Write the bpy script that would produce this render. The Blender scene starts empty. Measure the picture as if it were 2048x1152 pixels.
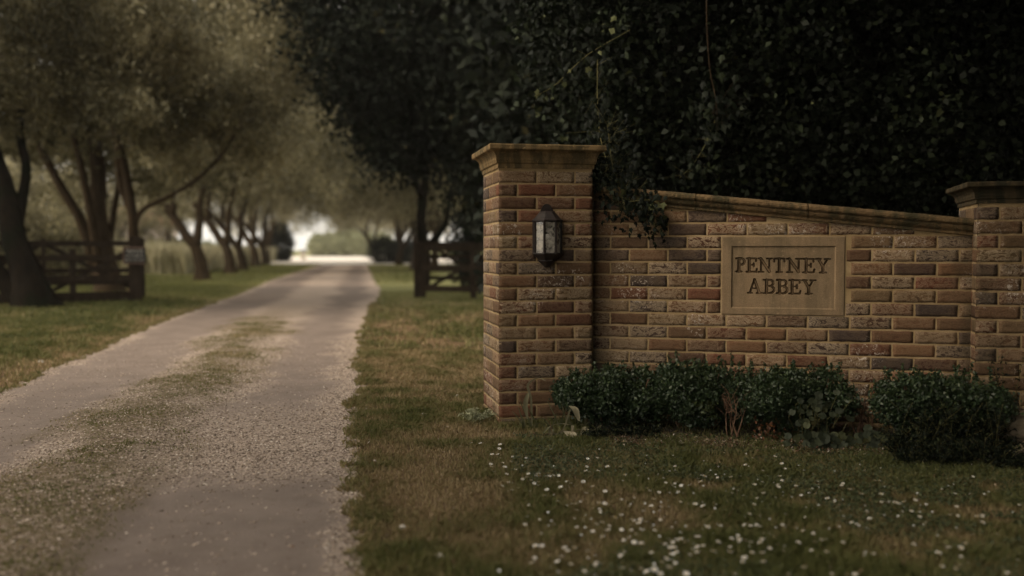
import bpy, math, random
import numpy as np
from mathutils import Vector
R = math.radians
S = bpy.context.scene
COL = S.collection
rng = np.random.default_rng(7)
random.seed(7)

# ------------------------------------------------------------------ camera
H = 1.0                      # lens height above the ground
FOC = 1991.0                   # focal length in photo pixels (2048 wide)
PITCH = math.atan(76 / FOC)
cam = bpy.data.cameras.new('camera')
co = bpy.data.objects.new('camera', cam); COL.objects.link(co)
co.location = (0, 0, H); co.rotation_euler = (math.pi/2 - PITCH, 0, 0)
cam.sensor_width = 36; cam.lens = 36 * FOC / 2048
cam.clip_start = 0.05; cam.clip_end = 3000
cam.dof.use_dof = True; cam.dof.focus_distance = 5.45; cam.dof.aperture_fstop = 1.05
S.camera = co

# ------------------------------------------------------------------ world, sun, exposure
CLOUD = 0.80
SUN_EL, SUN_AZ = 40.0, 246.0          # azimuth clockwise from +Y: behind-left of the camera
w = bpy.data.worlds.new('World'); S.world = w; w.use_nodes = True
nt = w.node_tree; nt.nodes.clear()
sky = nt.nodes.new('ShaderNodeTexSky'); sky.sky_type = 'NISHITA'; sky.sun_disc = False
sky.sun_elevation = R(SUN_EL); sky.sun_rotation = R(SUN_AZ)
sky.air_density = 1.6; sky.dust_density = 6.0; sky.ozone_density = 1.0
hs = nt.nodes.new('ShaderNodeHueSaturation'); hs.inputs['Saturation'].default_value = 0.25
tint = nt.nodes.new('ShaderNodeMix'); tint.data_type = 'RGBA'; tint.blend_type = 'MULTIPLY'
tint.inputs[0].default_value = 1; tint.inputs[7].default_value = (1.0, 0.93, 0.84, 1)
bg = nt.nodes.new('ShaderNodeBackground'); bg.inputs['Strength'].default_value = 0.05
wo = nt.nodes.new('ShaderNodeOutputWorld')
nt.links.new(sky.outputs[0], hs.inputs['Color']); nt.links.new(hs.outputs[0], tint.inputs[6])
# bright even cloud layer over the clear-sky model
cloud = nt.nodes.new('ShaderNodeBackground'); cloud.inputs['Color'].default_value = (1.0,.945,.84,1); cloud.inputs['Strength'].default_value = CLOUD
addb = nt.nodes.new('ShaderNodeAddShader'); nt.links.new(tint.outputs[2], bg.inputs['Color'])
nt.links.new(bg.outputs[0], addb.inputs[0]); nt.links.new(cloud.outputs[0], addb.inputs[1]); nt.links.new(addb.outputs[0], wo.inputs[0])
sl = bpy.data.lights.new('sun', 'SUN'); so = bpy.data.objects.new('sun', sl); COL.objects.link(so)
sl.energy = 1.5; sl.angle = R(34); sl.color = (1.0, 0.82, 0.60)
az, el = R(SUN_AZ), R(SUN_EL)
sd = Vector((math.sin(az)*math.cos(el), math.cos(az)*math.cos(el), math.sin(el)))
so.rotation_euler = sd.to_track_quat('Z', 'Y').to_euler()
S.view_settings.view_transform = 'Standard'; S.view_settings.look = 'None'
S.view_settings.exposure = 0.60; S.view_settings.gamma = 1.0
S.cycles.use_denoising = True
S.cycles.max_bounces = 6; S.cycles.diffuse_bounces = 3; S.cycles.transparent_max_bounces = 6
S.cycles.glossy_bounces = 2; S.cycles.transmission_bounces = 3; S.cycles.volume_bounces = 0
S.cycles.caustics_reflective = False; S.cycles.caustics_refractive = False

# ------------------------------------------------------------------ picture-to-place helpers
CP, SP = math.cos(PITCH), math.sin(PITCH)
def at(px, py, Y):
    """point seen at photo pixel (px,py) that lies in the vertical plane y=Y"""
    x = (px - 1024)/FOC; v = -(py - 576)/FOC
    dy = CP + v*SP; dz = -SP + v*CP
    t = Y/dy
    return Vector((x*t, Y, H + dz*t))
def ground(px, py):
    x = (px - 1024)/FOC; v = -(py - 576)/FOC
    dy = CP + v*SP; dz = -SP + v*CP
    t = -H/dz
    return Vector((x*t, dy*t, 0))

# ------------------------------------------------------------------ object helpers
def put(o, name, label=None, cat=None, group=None, kind=None):
    if label: o['label'] = label
    if cat: o['category'] = cat
    if group: o['group'] = group
    if kind: o['kind'] = kind
    return o
def empty(name, label, cat, loc=(0,0,0), rz=0, group=None):
    o = bpy.data.objects.new(name, None); COL.objects.link(o)
    o.location = loc; o.rotation_euler = (0,0,rz); o.empty_display_size = .1
    return put(o, name, label, cat, group)
def link(name, me, mat=None, parent=None):
    o = bpy.data.objects.new(name, me); COL.objects.link(o)
    if mat is not None:
        me.materials.clear()
        for m in (mat if isinstance(mat, (list, tuple)) else [mat]): me.materials.append(m)
    if parent is not None: o.parent = parent
    return o
def npmesh(name, V, Fc, tint=None, attrs=None, smooth=False):
    """V (n,3), Fc (m,k) uniform polygons"""
    V = np.asarray(V, np.float32); Fc = np.asarray(Fc, np.int32)
    me = bpy.data.meshes.new(name)
    me.vertices.add(len(V)); me.vertices.foreach_set('co', V.ravel())
    k = Fc.shape[1]
    me.loops.add(Fc.size); me.loops.foreach_set('vertex_index', Fc.ravel())
    me.polygons.add(len(Fc))
    me.polygons.foreach_set('loop_start', np.arange(0, Fc.size, k, dtype=np.int32))
    me.polygons.foreach_set('loop_total', np.full(len(Fc), k, np.int32))
    if smooth: me.polygons.foreach_set('use_smooth', np.ones(len(Fc), bool))
    if tint is not None:
        a = me.attributes.new('tint', 'FLOAT', 'POINT'); a.data.foreach_set('value', np.asarray(tint, np.float32))
    for nm, val in (attrs or {}).items():
        a = me.attributes.new(nm, 'FLOAT', 'POINT'); a.data.foreach_set('value', np.asarray(val, np.float32))
    me.update(); me.validate()
    return me
class MB:
    """mixed-polygon mesh builder"""
    def __init__(s): s.v = []; s.f = []
    def add(s, vs, fs):
        b = len(s.v); s.v += [tuple(v) for v in vs]; s.f += [tuple(i+b for i in f) for f in fs]
    def box(s, c, sz, rz=0, ax=None, taper=1.0):
        cx, cy, cz = c; hx, hy, hz = sz[0]/2, sz[1]/2, sz[2]/2
        vs = []
        for dz in (-1, 1):
            t = taper if dz > 0 else 1
            for dx, dy in ((-1,-1),(1,-1),(1,1),(-1,1)):
                x, y = dx*hx*t, dy*hy*t
                vs.append((cx + x*math.cos(rz) - y*math.sin(rz), cy + x*math.sin(rz) + y*math.cos(rz), cz + dz*hz))
        s.add(vs, [(0,3,2,1),(4,5,6,7),(0,1,5,4),(1,2,6,5),(2,3,7,6),(3,0,4,7)])
    def bar(s, a, b, w, h, up=(0,0,1)):
        a, b = Vector(a), Vector(b); d = (b-a).normalized(); up = Vector(up)
        n = d.cross(up).normalized(); u = n.cross(d).normalized()
        vs = []
        for p in (a, b):
            for i, j in ((-1,-1),(1,-1),(1,1),(-1,1)): vs.append(p + n*(i*w/2) + u*(j*h/2))
        s.add(vs, [(0,1,2,3),(7,6,5,4),(0,4,5,1),(1,5,6,2),(2,6,7,3),(3,7,4,0)])
    def tube(s, pts, rad, seg=8, rough=0.0, cap=True):
        pts = [Vector(p) for p in pts]; n = len(pts)
        if not hasattr(rad, '__len__'): rad = [rad]*n
        vs = []; prev = None
        for i, p in enumerate(pts):
            d = (pts[min(i+1,n-1)] - pts[max(i-1,0)]).normalized()
            if prev is None:
                prev = d.orthogonal().normalized()
            x = (prev - d*prev.dot(d)).normalized(); y = d.cross(x); prev = x
            for k in range(seg):
                a = 2*math.pi*k/seg
                r = rad[i]*(1 + rough*(random.random()-.5))
                vs.append(p + x*(math.cos(a)*r) + y*(math.sin(a)*r))
        fs = []
        for i in range(n-1):
            for k in range(seg):
                k2 = (k+1) % seg
                fs.append((i*seg+k, i*seg+k2, (i+1)*seg+k2, (i+1)*seg+k))
        if cap:
            fs.append(tuple(range(seg-1,-1,-1))); fs.append(tuple((n-1)*seg+k for k in range(seg)))
        s.add(vs, fs)
    def mesh(s, name, smooth=False):
        me = bpy.data.meshes.new(name); me.from_pydata(s.v, [], s.f)
        if smooth:
            for p in me.polygons: p.use_smooth = True
        me.update(); return me
    def build(s, name, mat, parent=None, smooth=False, bevel=0):
        o = link(name, s.mesh(name, smooth), mat, parent)
        if bevel:
            b = o.modifiers.new('bevel', 'BEVEL'); b.width = bevel; b.segments = 2; b.limit_method = 'ANGLE'
        return o
def spline(pts, n=8):
    """Catmull-Rom through pts (any tuple length)"""
    P = [np.array(p, float) for p in pts]; P = [2*P[0]-P[1]] + P + [2*P[-1]-P[-2]]
    out = []
    for i in range(1, len(P)-2):
        for j in range(n):
            t = j/n
            out.append(.5*((2*P[i]) + (-P[i-1]+P[i+1])*t + (2*P[i-1]-5*P[i]+4*P[i+1]-P[i+2])*t*t + (-P[i-1]+3*P[i]-3*P[i+1]+P[i+2])*t**3))
    out.append(P[-2]); return out
# value noise
_tab = rng.random((256, 256))
def vnoise(x, y, sc=1.0, seed=0):
    x = np.asarray(x, float)*sc + seed*17.31; y = np.asarray(y, float)*sc + seed*9.77
    xi = np.floor(x).astype(int); yi = np.floor(y).astype(int); fx = x-xi; fy = y-yi
    fx = fx*fx*(3-2*fx); fy = fy*fy*(3-2*fy)
    g = lambda a, b: _tab[a % 256, b % 256]
    return (g(xi,yi)*(1-fx)+g(xi+1,yi)*fx)*(1-fy) + (g(xi,yi+1)*(1-fx)+g(xi+1,yi+1)*fx)*fy
def fbm(x, y, sc=1.0, seed=0, o=4):
    s = 0; a = 1; t = 0
    for i in range(o):
        s = s + a*vnoise(x, y, sc*2**i, seed+i); t += a; a *= .5
    return s/t

# ------------------------------------------------------------------ materials
def material(name):
    m = bpy.data.materials.new(name); m.use_nodes = True
    n = m.node_tree; n.nodes.clear()
    out = n.nodes.new('ShaderNodeOutputMaterial'); p = n.nodes.new('ShaderNodeBsdfPrincipled')
    n.links.new(p.outputs[0], out.inputs[0])
    return m, n, p, out
def N(n, t, **kw):
    nd = n.nodes.new(t)
    for k, v in kw.items():
        if k in nd.inputs.keys(): nd.inputs[k].default_value = v
        else: setattr(nd, k, v)
    return nd
def ramp(n, src, stops, interp='LINEAR'):
    r = n.nodes.new('ShaderNodeValToRGB'); r.color_ramp.interpolation = interp
    e = r.color_ramp.elements
    while len(e) < len(stops): e.new(0.5)
    for el_, (p, c) in zip(e, stops):
        el_.position = p; el_.color = (c[0], c[1], c[2], 1) if hasattr(c, '__len__') else (c, c, c, 1)
    n.links.new(src, r.inputs[0]); return r.outputs[0]
def mixc(n, fac, a, b, mode='MIX'):
    m = n.nodes.new('ShaderNodeMix'); m.data_type = 'RGBA'; m.blend_type = mode
    for i, v in ((0, fac), (6, a), (7, b)):
        if isinstance(v, (int, float)): m.inputs[i].default_value = v
        elif isinstance(v, tuple): m.inputs[i].default_value = (*v[:3], 1)
        else: n.links.new(v, m.inputs[i])
    return m.outputs[2]
def noise(n, scale, detail=4, rough=.6, co=None, dist=0):
    t = N(n, 'ShaderNodeTexNoise'); t.inputs['Scale'].default_value = scale; t.inputs['Detail'].default_value = detail
    t.inputs['Roughness'].default_value = rough; t.inputs['Distortion'].default_value = dist
    if co is not None: n.links.new(co, t.inputs['Vector'])
    return t.outputs[0]
def bump(n, p, h, strength=.5, dist=.01):
    b = N(n, 'ShaderNodeBump'); b.inputs['Strength'].default_value = strength; b.inputs['Distance'].default_value = dist
    n.links.new(h, b.inputs['Height']); n.links.new(b.outputs[0], p.inputs['Normal'])
def objco(n): return N(n, 'ShaderNodeTexCoord').outputs['Object']
def attr(n, nm):
    a = n.nodes.new('ShaderNodeAttribute'); a.attribute_name = nm; return a.outputs['Fac']

def foliage_mat(name, stops, trans=.25, rough=.5, spec=.35):
    m, n, p, out = material(name)
    c = ramp(n, attr(n, 'tint'), stops)
    n.links.new(c, p.inputs['Base Color']); p.inputs['Roughness'].default_value = rough
    p.inputs['Specular IOR Level'].default_value = spec
    if trans > 0:
        tr = N(n, 'ShaderNodeBsdfTranslucent'); n.links.new(c, tr.inputs[0])
        mx = N(n, 'ShaderNodeMixShader'); mx.inputs[0].default_value = trans
        n.links.new(p.outputs[0], mx.inputs[1]); n.links.new(tr.outputs[0], mx.inputs[2]); n.links.new(mx.outputs[0], out.inputs[0])
    return m
M = {}
M['avenue_leaf'] = foliage_mat('avenue_leaf', [(0,(.072,.066,.034)),(.5,(.20,.178,.098)),(1,(.47,.42,.26))], .35)
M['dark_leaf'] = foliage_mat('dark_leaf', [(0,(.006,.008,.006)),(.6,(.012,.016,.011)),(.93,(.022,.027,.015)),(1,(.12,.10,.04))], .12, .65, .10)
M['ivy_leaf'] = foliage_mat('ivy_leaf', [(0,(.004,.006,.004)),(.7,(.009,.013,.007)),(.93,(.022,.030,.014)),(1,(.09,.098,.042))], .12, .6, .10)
M['box_leaf'] = foliage_mat('box_leaf', [(0,(.016,.028,.014)),(.55,(.034,.056,.024)),(.9,(.06,.082,.03)),(1,(.11,.13,.045))], .15, .45, .4)
M['grass'] = foliage_mat('grass_blades', [(0,(.070,.080,.026)),(.35,(.145,.150,.050)),(.6,(.215,.185,.08)),(.85,(.32,.235,.125)),(1,(.46,.36,.21))], .25, .6, .2)
M['grass_far'] = foliage_mat('sunlit_far_grass', [(0,(.12,.135,.045)),(.5,(.22,.22,.085)),(1,(.34,.30,.14))], .3, .6, .15)  # sunlit copy of the grass colour for the far verges
M['clover'] = foliage_mat('clover_leaf', [(0,(.035,.050,.022)),(.6,(.075,.09,.035)),(1,(.15,.15,.065))], .2, .55, .25)
M['meadow'] = foliage_mat('meadow_grass', [(0,(.20,.20,.11)),(.5,(.44,.41,.27)),(1,(.60,.55,.40))], .3, .7, .1)
M['hedge_leaf'] = foliage_mat('hedge_leaf', [(0,(.20,.22,.12)),(1,(.42,.42,.27))], .2, .6, .2)
M['mallow'] = foliage_mat('mallow_leaf', [(0,(.024,.030,.018)),(.7,(.045,.054,.030)),(1,(.085,.092,.045))], .15, .6, .2)
M['wilted'] = foliage_mat('wilted_leaf', [(0,(.09,.10,.045)),(.5,(.22,.20,.12)),(1,(.42,.36,.25))], .25, .6, .2)
M['litter'] = foliage_mat('leaf_litter', [(0,(.05,.03,.018)),(.5,(.14,.08,.05)),(.8,(.32,.23,.16)),(1,(.62,.56,.50))], 0, .8, .1)

def bark(name, c1, c2, c3=None):
    m, n, p, out = material(name)
    mp = N(n, 'ShaderNodeMapping'); mp.inputs['Scale'].default_value = (1,1,.25); n.links.new(objco(n), mp.inputs[0])
    a = noise(n, 14, 6, .7, mp.outputs[0], .6)
    c = ramp(n, a, [(.3,c1),(.7,c2)])
    if c3:
        b = noise(n, 1.7, 3, .6, objco(n)); c = mixc(n, ramp(n, b, [(.5,0.0),(.62,1.0)]), c, c3)
    n.links.new(c, p.inputs['Base Color']); p.inputs['Roughness'].default_value = .95; p.inputs['Specular IOR Level'].default_value = .05
    bump(n, p, a, .9, .03); return m
M['bark'] = bark('bark', (.022,.016,.010), (.075,.052,.032))
M['bark_dark'] = bark('ivy_clad_bark', (.007,.006,.005), (.020,.015,.010), (.008,.009,.005))
M['twig'] = bark('twig', (.10,.055,.035), (.24,.15,.10))
M['stem'] = bark('green_stem', (.07,.075,.03), (.15,.13,.06))
M['fence_wood'] = bark('weathered_fence_wood', (.018,.014,.011), (.055,.040,.028))

def algae_shade(n, co, c):  # dark colour for algae and for the shade at the right end
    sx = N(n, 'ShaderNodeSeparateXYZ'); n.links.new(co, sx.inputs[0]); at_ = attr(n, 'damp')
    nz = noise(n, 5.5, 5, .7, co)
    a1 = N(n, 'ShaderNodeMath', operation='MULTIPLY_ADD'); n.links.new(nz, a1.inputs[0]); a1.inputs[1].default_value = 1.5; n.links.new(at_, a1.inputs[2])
    return mixc(n, ramp(n, a1.outputs[0], [(.98,0.0),(1.0,0.0)]) if False else stain_shade(n, a1.outputs[0]), c, (.040,.032,.018))
def stain_shade(n, v):
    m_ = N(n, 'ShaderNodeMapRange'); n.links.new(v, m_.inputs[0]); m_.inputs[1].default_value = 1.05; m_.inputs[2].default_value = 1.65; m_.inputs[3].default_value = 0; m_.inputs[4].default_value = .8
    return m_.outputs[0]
def brick_mat():
    m, n, p, out = material('handmade_brick')
    co = objco(n); t = attr(n, 'tint'); t2 = attr(n, 'pale'); t3 = attr(n, 'seedv')
    base = ramp(n, t, [(0,(.050,.036,.032)),(.08,(.075,.048,.038)),(.16,(.070,.034,.022)),(.27,(.155,.056,.031)),(.38,(.085,.044,.027)),(.51,(.165,.085,.044)),(.64,(.105,.061,.035)),(.76,(.200,.108,.057)),(.88,(.140,.090,.047)),(1,(.23,.145,.088))])
    # offset texture space per brick so creases do not run across joints
    cb = N(n, 'ShaderNodeCombineXYZ'); mu = N(n, 'ShaderNodeMath', operation='MULTIPLY'); n.links.new(t3, mu.inputs[0]); mu.inputs[1].default_value = 37.0
    n.links.new(mu.outputs[0], cb.inputs[0]); n.links.new(mu.outputs[0], cb.inputs[2])
    va = N(n, 'ShaderNodeVectorMath', operation='ADD'); n.links.new(co, va.inputs[0]); n.links.new(cb.outputs[0], va.inputs[1])
    mp = N(n, 'ShaderNodeMapping'); mp.inputs['Scale'].default_value = (1,1,1.9); n.links.new(va.outputs[0], mp.inputs[0])
    cre = noise(n, 17, 6, .66, mp.outputs[0], 2.2)           # folded-clay creases
    fine = noise(n, 260, 3, .7, va.outputs[0])
    big = noise(n, 9, 3, .6, va.outputs[0])
    # sandy pale bloom on the raised creases
    ridge = ramp(n, cre, [(.44,0.0),(.53,1.0),(.58,.1),(.64,.9),(.72,.2)])
    pf = N(n, 'ShaderNodeMath', operation='MULTIPLY'); n.links.new(ridge, pf.inputs[0]); n.links.new(t2, pf.inputs[1])
    c = mixc(n, pf.outputs[0], base, (.48,.37,.245))
    dark = ramp(n, cre, [(.30,1.0),(.40,0.0)])
    dm = N(n, 'ShaderNodeMath', operation='MULTIPLY'); n.links.new(dark, dm.inputs[0]); dm.inputs[1].default_value = .8
    c = mixc(n, dm.outputs[0], c, (.060,.038,.026))
    c = mixc(n, ramp(n, big, [(.40,0.0),(.75,.38)]), c, (.16,.105,.055))   # brown-green weathering
    # lime bloom spots
    wn = noise(n, 3.1, 2, .5, co); wm = noise(n, 55, 4, .7, va.outputs[0], 1.0)
    mm = N(n, 'ShaderNodeMath', operation='MULTIPLY'); n.links.new(ramp(n, wn, [(.54,0.0),(.64,1.0)]), mm.inputs[0]); n.links.new(ramp(n, wm, [(.56,0.0),(.61,1.0)]), mm.inputs[1])
    c = mixc(n, mm.outputs[0], c, (.56,.48,.40))
    c = algae_shade(n, co, c)
    gs = ramp(n, fine, [(.3,.72),(.7,1.25)]); c = mixc(n, 1.0, c, gs, 'MULTIPLY')
    n.links.new(c, p.inputs['Base Color']); p.inputs['Roughness'].default_value = .92; p.inputs['Specular IOR Level'].default_value = .15
    ad = N(n, 'ShaderNodeMath', operation='MULTIPLY_ADD'); n.links.new(fine, ad.inputs[0]); ad.inputs[1].default_value = .18; n.links.new(cre, ad.inputs[2])
    bump(n, p, ad.outputs[0], .55, .012); return m
M['brick'] = brick_mat()
def mortar_mat():
    m, n, p, out = material('lime_mortar'); co = objco(n)
    a = noise(n, 5, 5, .6, co); f = noise(n, 330, 3, .7, co)
    c = ramp(n, a, [(.3,(.31,.215,.105)),(.55,(.42,.30,.16)),(.75,(.52,.39,.24))])
    g = noise(n, 2.2, 3, .6, co); c = mixc(n, ramp(n, g, [(.55,0.0),(.75,.6)]), c, (.20,.16,.08))
    c = algae_shade(n, co, c)
    c = mixc(n, 1.0, c, ramp(n, f, [(.3,.75),(.7,1.2)]), 'MULTIPLY')
    n.links.new(c, p.inputs['Base Color']); p.inputs['Roughness'].default_value = .95; p.inputs['Specular IOR Level'].default_value = .1
    bump(n, p, f, .7, .004); return m
M['mortar'] = mortar_mat()
def stone_mat(name, c1, c2, c3, lich=.5):
    m, n, p, out = material(name); co = objco(n)
    a = noise(n, 6, 6, .65, co); f = noise(n, 240, 3, .7, co)
    mp = N(n, 'ShaderNodeMapping'); mp.inputs['Scale'].default_value = (9,9,.8); n.links.new(co, mp.inputs[0])
    st = noise(n, 1.6, 4, .6, mp.outputs[0])                  # rain streaks
    c = ramp(n, a, [(.3,c1),(.7,c2)])
    c = mixc(n, ramp(n, st, [(.46,0.0),(.62,lich)]), c, c3)
    l = noise(n, 3.4, 6, .75, co); c = mixc(n, ramp(n, l, [(.50,0.0),(.62,lich)]), c, c3); l2 = noise(n, 38, 4, .7, co); c = mixc(n, ramp(n, l2, [(.60,0.0),(.68,lich*.7)]), c, tuple(min(1,v*1.5) for v in c2))
    c = mixc(n, 1.0, c, ramp(n, f, [(.3,.74),(.7,1.2)]), 'MULTIPLY')
    n.links.new(c, p.inputs['Base Color']); p.inputs['Roughness'].default_value = .93; p.inputs['Specular IOR Level'].default_value = .12
    ad = N(n, 'ShaderNodeMath', operation='MULTIPLY_ADD'); n.links.new(f, ad.inputs[0]); ad.inputs[1].default_value = .3; n.links.new(a, ad.inputs[2])
    bump(n, p, ad.outputs[0], .7, .008); return m
M['cap_stone'] = stone_mat('weathered_cap_stone', (.20,.13,.058), (.29,.20,.10), (.085,.066,.034), .9)
M['coping_stone'] = stone_mat('lichened_coping_stone', (.12,.078,.042), (.22,.145,.072), (.05,.045,.024), .8)
M['dark_cap'] = stone_mat('shaded_algae_cap_stone', (.045,.036,.022), (.11,.078,.042), (.028,.027,.017), .95)  # algae plus the right end's shade, painted as a darker stone
M['plaque_stone'] = stone_mat('plaque_stone', (.255,.178,.105), (.315,.225,.135), (.15,.115,.07), .55)
M['letter_stone'] = stone_mat('carved_letter_stone', (.23,.155,.09), (.28,.19,.112), (.13,.095,.055), .6)
M['rock'] = stone_mat('rough_rock', (.19,.15,.10), (.36,.29,.21), (.10,.09,.055), .8)
M['pale_stone'] = stone_mat('pale_flint', (.55,.50,.44), (.72,.68,.62), (.40,.35,.28), .3)

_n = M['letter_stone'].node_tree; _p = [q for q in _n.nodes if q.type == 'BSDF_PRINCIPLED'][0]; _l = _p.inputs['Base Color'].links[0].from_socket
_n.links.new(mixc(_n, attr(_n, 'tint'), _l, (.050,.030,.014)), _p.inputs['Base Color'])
def simple(name, col, rough=.6, spec=.3, metal=0, nz=0, c2=None):
    m, n, p, out = material(name)
    p.inputs['Roughness'].default_value = rough; p.inputs['Specular IOR Level'].default_value = spec; p.inputs['Metallic'].default_value = metal
    if nz:
        a = noise(n, nz, 4, .6, objco(n)); n.links.new(ramp(n, a, [(.3,col),(.7,c2 or tuple(v*1.6 for v in col))]), p.inputs['Base Color'])
        bump(n, p, a, .3, .002)
    else: p.inputs['Base Color'].default_value = (*col, 1)
    return m
M['iron'] = simple('black_cast_metal', (.014,.011,.010), .55, .4, 0, 60, (.032,.022,.019))
M['bulb'] = simple('frosted_bulb', (.75,.72,.66), .25, .5)
M['socket'] = simple('lamp_socket', (.035,.02,.015), .4, .5)
M['socket_white'] = simple('lamp_socket_collar', (.6,.58,.54), .4, .5)
M['petal'] = simple('daisy_petal', (.86,.85,.82), .6, .2)
M['daisy_eye'] = simple('daisy_eye', (.45,.28,.03), .7, .2)
M['sign_black'] = simple('sign_black', (.010,.010,.010), .7, .15)
M['sign_frame'] = simple('sign_frame', (.13,.085,.065), .7, .1)
M['sign_white'] = simple('sign_lettering', (.50,.47,.42), .7, .1)
M['white_wall'] = simple('pale_render', (.62,.54,.48), .9, .1, 0, 3, (.74,.66,.6))
M['roof'] = simple('red_tile', (.24,.11,.08), .9, .1, 0, 8, (.36,.19,.14))
M['window'] = simple('window_glass', (.06,.07,.08), .1, .5)
M['frame_white'] = simple('window_frame', (.7,.68,.65), .6, .2)
m, n, p, out = material('lantern_glass')
tr = N(n, 'ShaderNodeBsdfTransparent'); gl = N(n, 'ShaderNodeBsdfGlossy'); gl.inputs['Roughness'].default_value = .12
df = N(n, 'ShaderNodeBsdfTranslucent'); df.inputs[0].default_value = (.95,.93,.88,1)
mx = N(n, 'ShaderNodeMixShader'); mx.inputs[0].default_value = .10; n.links.new(tr.outputs[0], mx.inputs[1]); n.links.new(gl.outputs[0], mx.inputs[2])
d2 = N(n, 'ShaderNodeBsdfDiffuse'); d2.inputs[0].default_value = (.62,.58,.50,1); mx3 = N(n, 'ShaderNodeMixShader'); mx3.inputs[0].default_value = .6; n.links.new(df.outputs[0], mx3.inputs[1]); n.links.new(d2.outputs[0], mx3.inputs[2])
mx2 = N(n, 'ShaderNodeMixShader'); n.links.new(mx.outputs[0], mx2.inputs[1]); n.links.new(mx3.outputs[0], mx2.inputs[2])
n.links.new(ramp(n, noise(n, 25, 4, .6, objco(n)), [(.40,.15),(.65,.75)]), mx2.inputs[0]); n.links.new(mx2.outputs[0], out.inputs[0])
M['glass'] = m

# ================================================================== SETTING: lawn and drive
DL = np.array([(-2.55,-3),(-2.75,1.5),(-3.05,3.4),(-3.59,7.0),(-4.17,9.96),(-4.95,14.2),(-6.1,22.1),(-8.0,33.2),(-13.4,71),(-17.6,100)])
DR = np.array([(.35,-3),(-.25,1.5),(-.42,3.05),(-.62,4.2),(-.90,5.6),(-1.10,7.2),(-1.50,9.96),(-2.05,14.2),(-2.55,18.5),(-2.95,22.5),(-4.6,33.2),(-10.3,71),(-14.4,100)])
def dl(y): return np.interp(y, DL[:,1], DL[:,0]) + .10*(fbm(y, 0*y+3, 1.1, 3)-.5) + .05*(vnoise(y, 0*y, 9, 5)-.5)
def dr(y): return np.interp(y, DR[:,1], DR[:,0]) + .14*(fbm(y, 0*y+8, 1.0, 4)-.5) + .07*(vnoise(y, 0*y, 6, 6)-.5) + .04*(vnoise(y, 0*y, 17, 8)-.5)
def drive_t(x, y):
    a, b = dl(y), dr(y); return (x-a)/(b-a)
def dryness(x, y):
    """0 green .. 1 dry straw, shared by the soil sheet and the blades"""
    d = fbm(x, y, .9, 11, 4); e = fbm(x, y, 4.3, 21, 4)
    v = .42*d + .58*e
    near = np.exp(-((x - dr(y) - .35)/.5)**2)*.05
    far = np.clip((y-9)/20, 0, 1)*-.06
    left = np.where(x < dl(y), -.10 + .28*np.exp(-((dl(y)-x)/.3)**1), 0)
    front = np.where((x > .3) & (y < 6), -.05, .02)
    return np.clip((v + near + far + left + front - .36)/.30, 0, 1)

m, n, p, out = material('lawn_thatch'); co = objco(n)
d = attr(n, 'tint')
f = noise(n, 120, 4, .7, co); g = noise(n, 14, 5, .65, co)
ad = N(n, 'ShaderNodeMath', operation='MULTIPLY_ADD'); n.links.new(g, ad.inputs[0]); ad.inputs[1].default_value = .7; n.links.new(d, ad.inputs[2])
sb = N(n, 'ShaderNodeMath', operation='SUBTRACT'); n.links.new(ad.outputs[0], sb.inputs[0]); sb.inputs[1].default_value = .35
c = ramp(n, sb.outputs[0], [(0,(.042,.044,.016)),(.4,(.08,.070,.028)),(.75,(.14,.095,.050)),(1,(.20,.13,.075))])
c = mixc(n, attr(n, 'far_lit'), c, ramp(n, g, [(.3,(.15,.16,.06)),(.7,(.24,.225,.10))]))  # sunlight on the far verges, put into the thatch colour
c = mixc(n, 1.0, c, ramp(n, f, [(.3,.55),(.7,1.35)]), 'MULTIPLY')
n.links.new(c, p.inputs['Base Color']); p.inputs['Roughness'].default_value = .95; p.inputs['Specular IOR Level'].default_value = .1
bump(n, p, f, .8, .02); M['lawn'] = m
def grid_sheet(xs, ys, z=0):
    X, Y = np.meshgrid(xs, ys); nx, ny = len(xs), len(ys)
    i = np.arange(nx*ny).reshape(ny, nx)
    Fc = np.stack([i[:-1,:-1].ravel(), i[:-1,1:].ravel(), i[1:,1:].ravel(), i[1:,:-1].ravel()], 1)
    return X.ravel(), Y.ravel(), Fc
gx = np.unique(np.concatenate([np.linspace(-1500,-60,12), np.linspace(-60,-14,40), np.linspace(-14,7,170), np.linspace(7,40,24), np.linspace(40,1500,12)]))
gy = np.unique(np.concatenate([np.linspace(-60,-2,12), np.linspace(-2,26,220), np.linspace(26,130,90), np.linspace(130,2500,16)]))
X, Y, Fc = grid_sheet(gx, gy)
def ground_z(x, y):
    b = .012*(fbm(x, y, 1.3, 31, 3)-.5)
    t = drive_t(x, y); on = np.clip(1-np.abs(t-.5)*2, 0, 1)
    bank = np.where(t < -.02, .05*np.clip((-t)*2.5, 0, 1), 0)
    return b + np.where((t > .03) & (t < .97), -.012, 0) + bank*np.clip((30-y)/10, 0, 1)
Z = ground_z(X, Y)
lawn = link('lawn', npmesh('lawn', np.stack([X, Y, Z], 1), Fc, tint=dryness(X, Y), attrs={'far_lit': np.clip((Y-15)/6, 0, 1)}, smooth=True), M['lawn'])
put(lawn, 'lawn', kind='structure')

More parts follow.
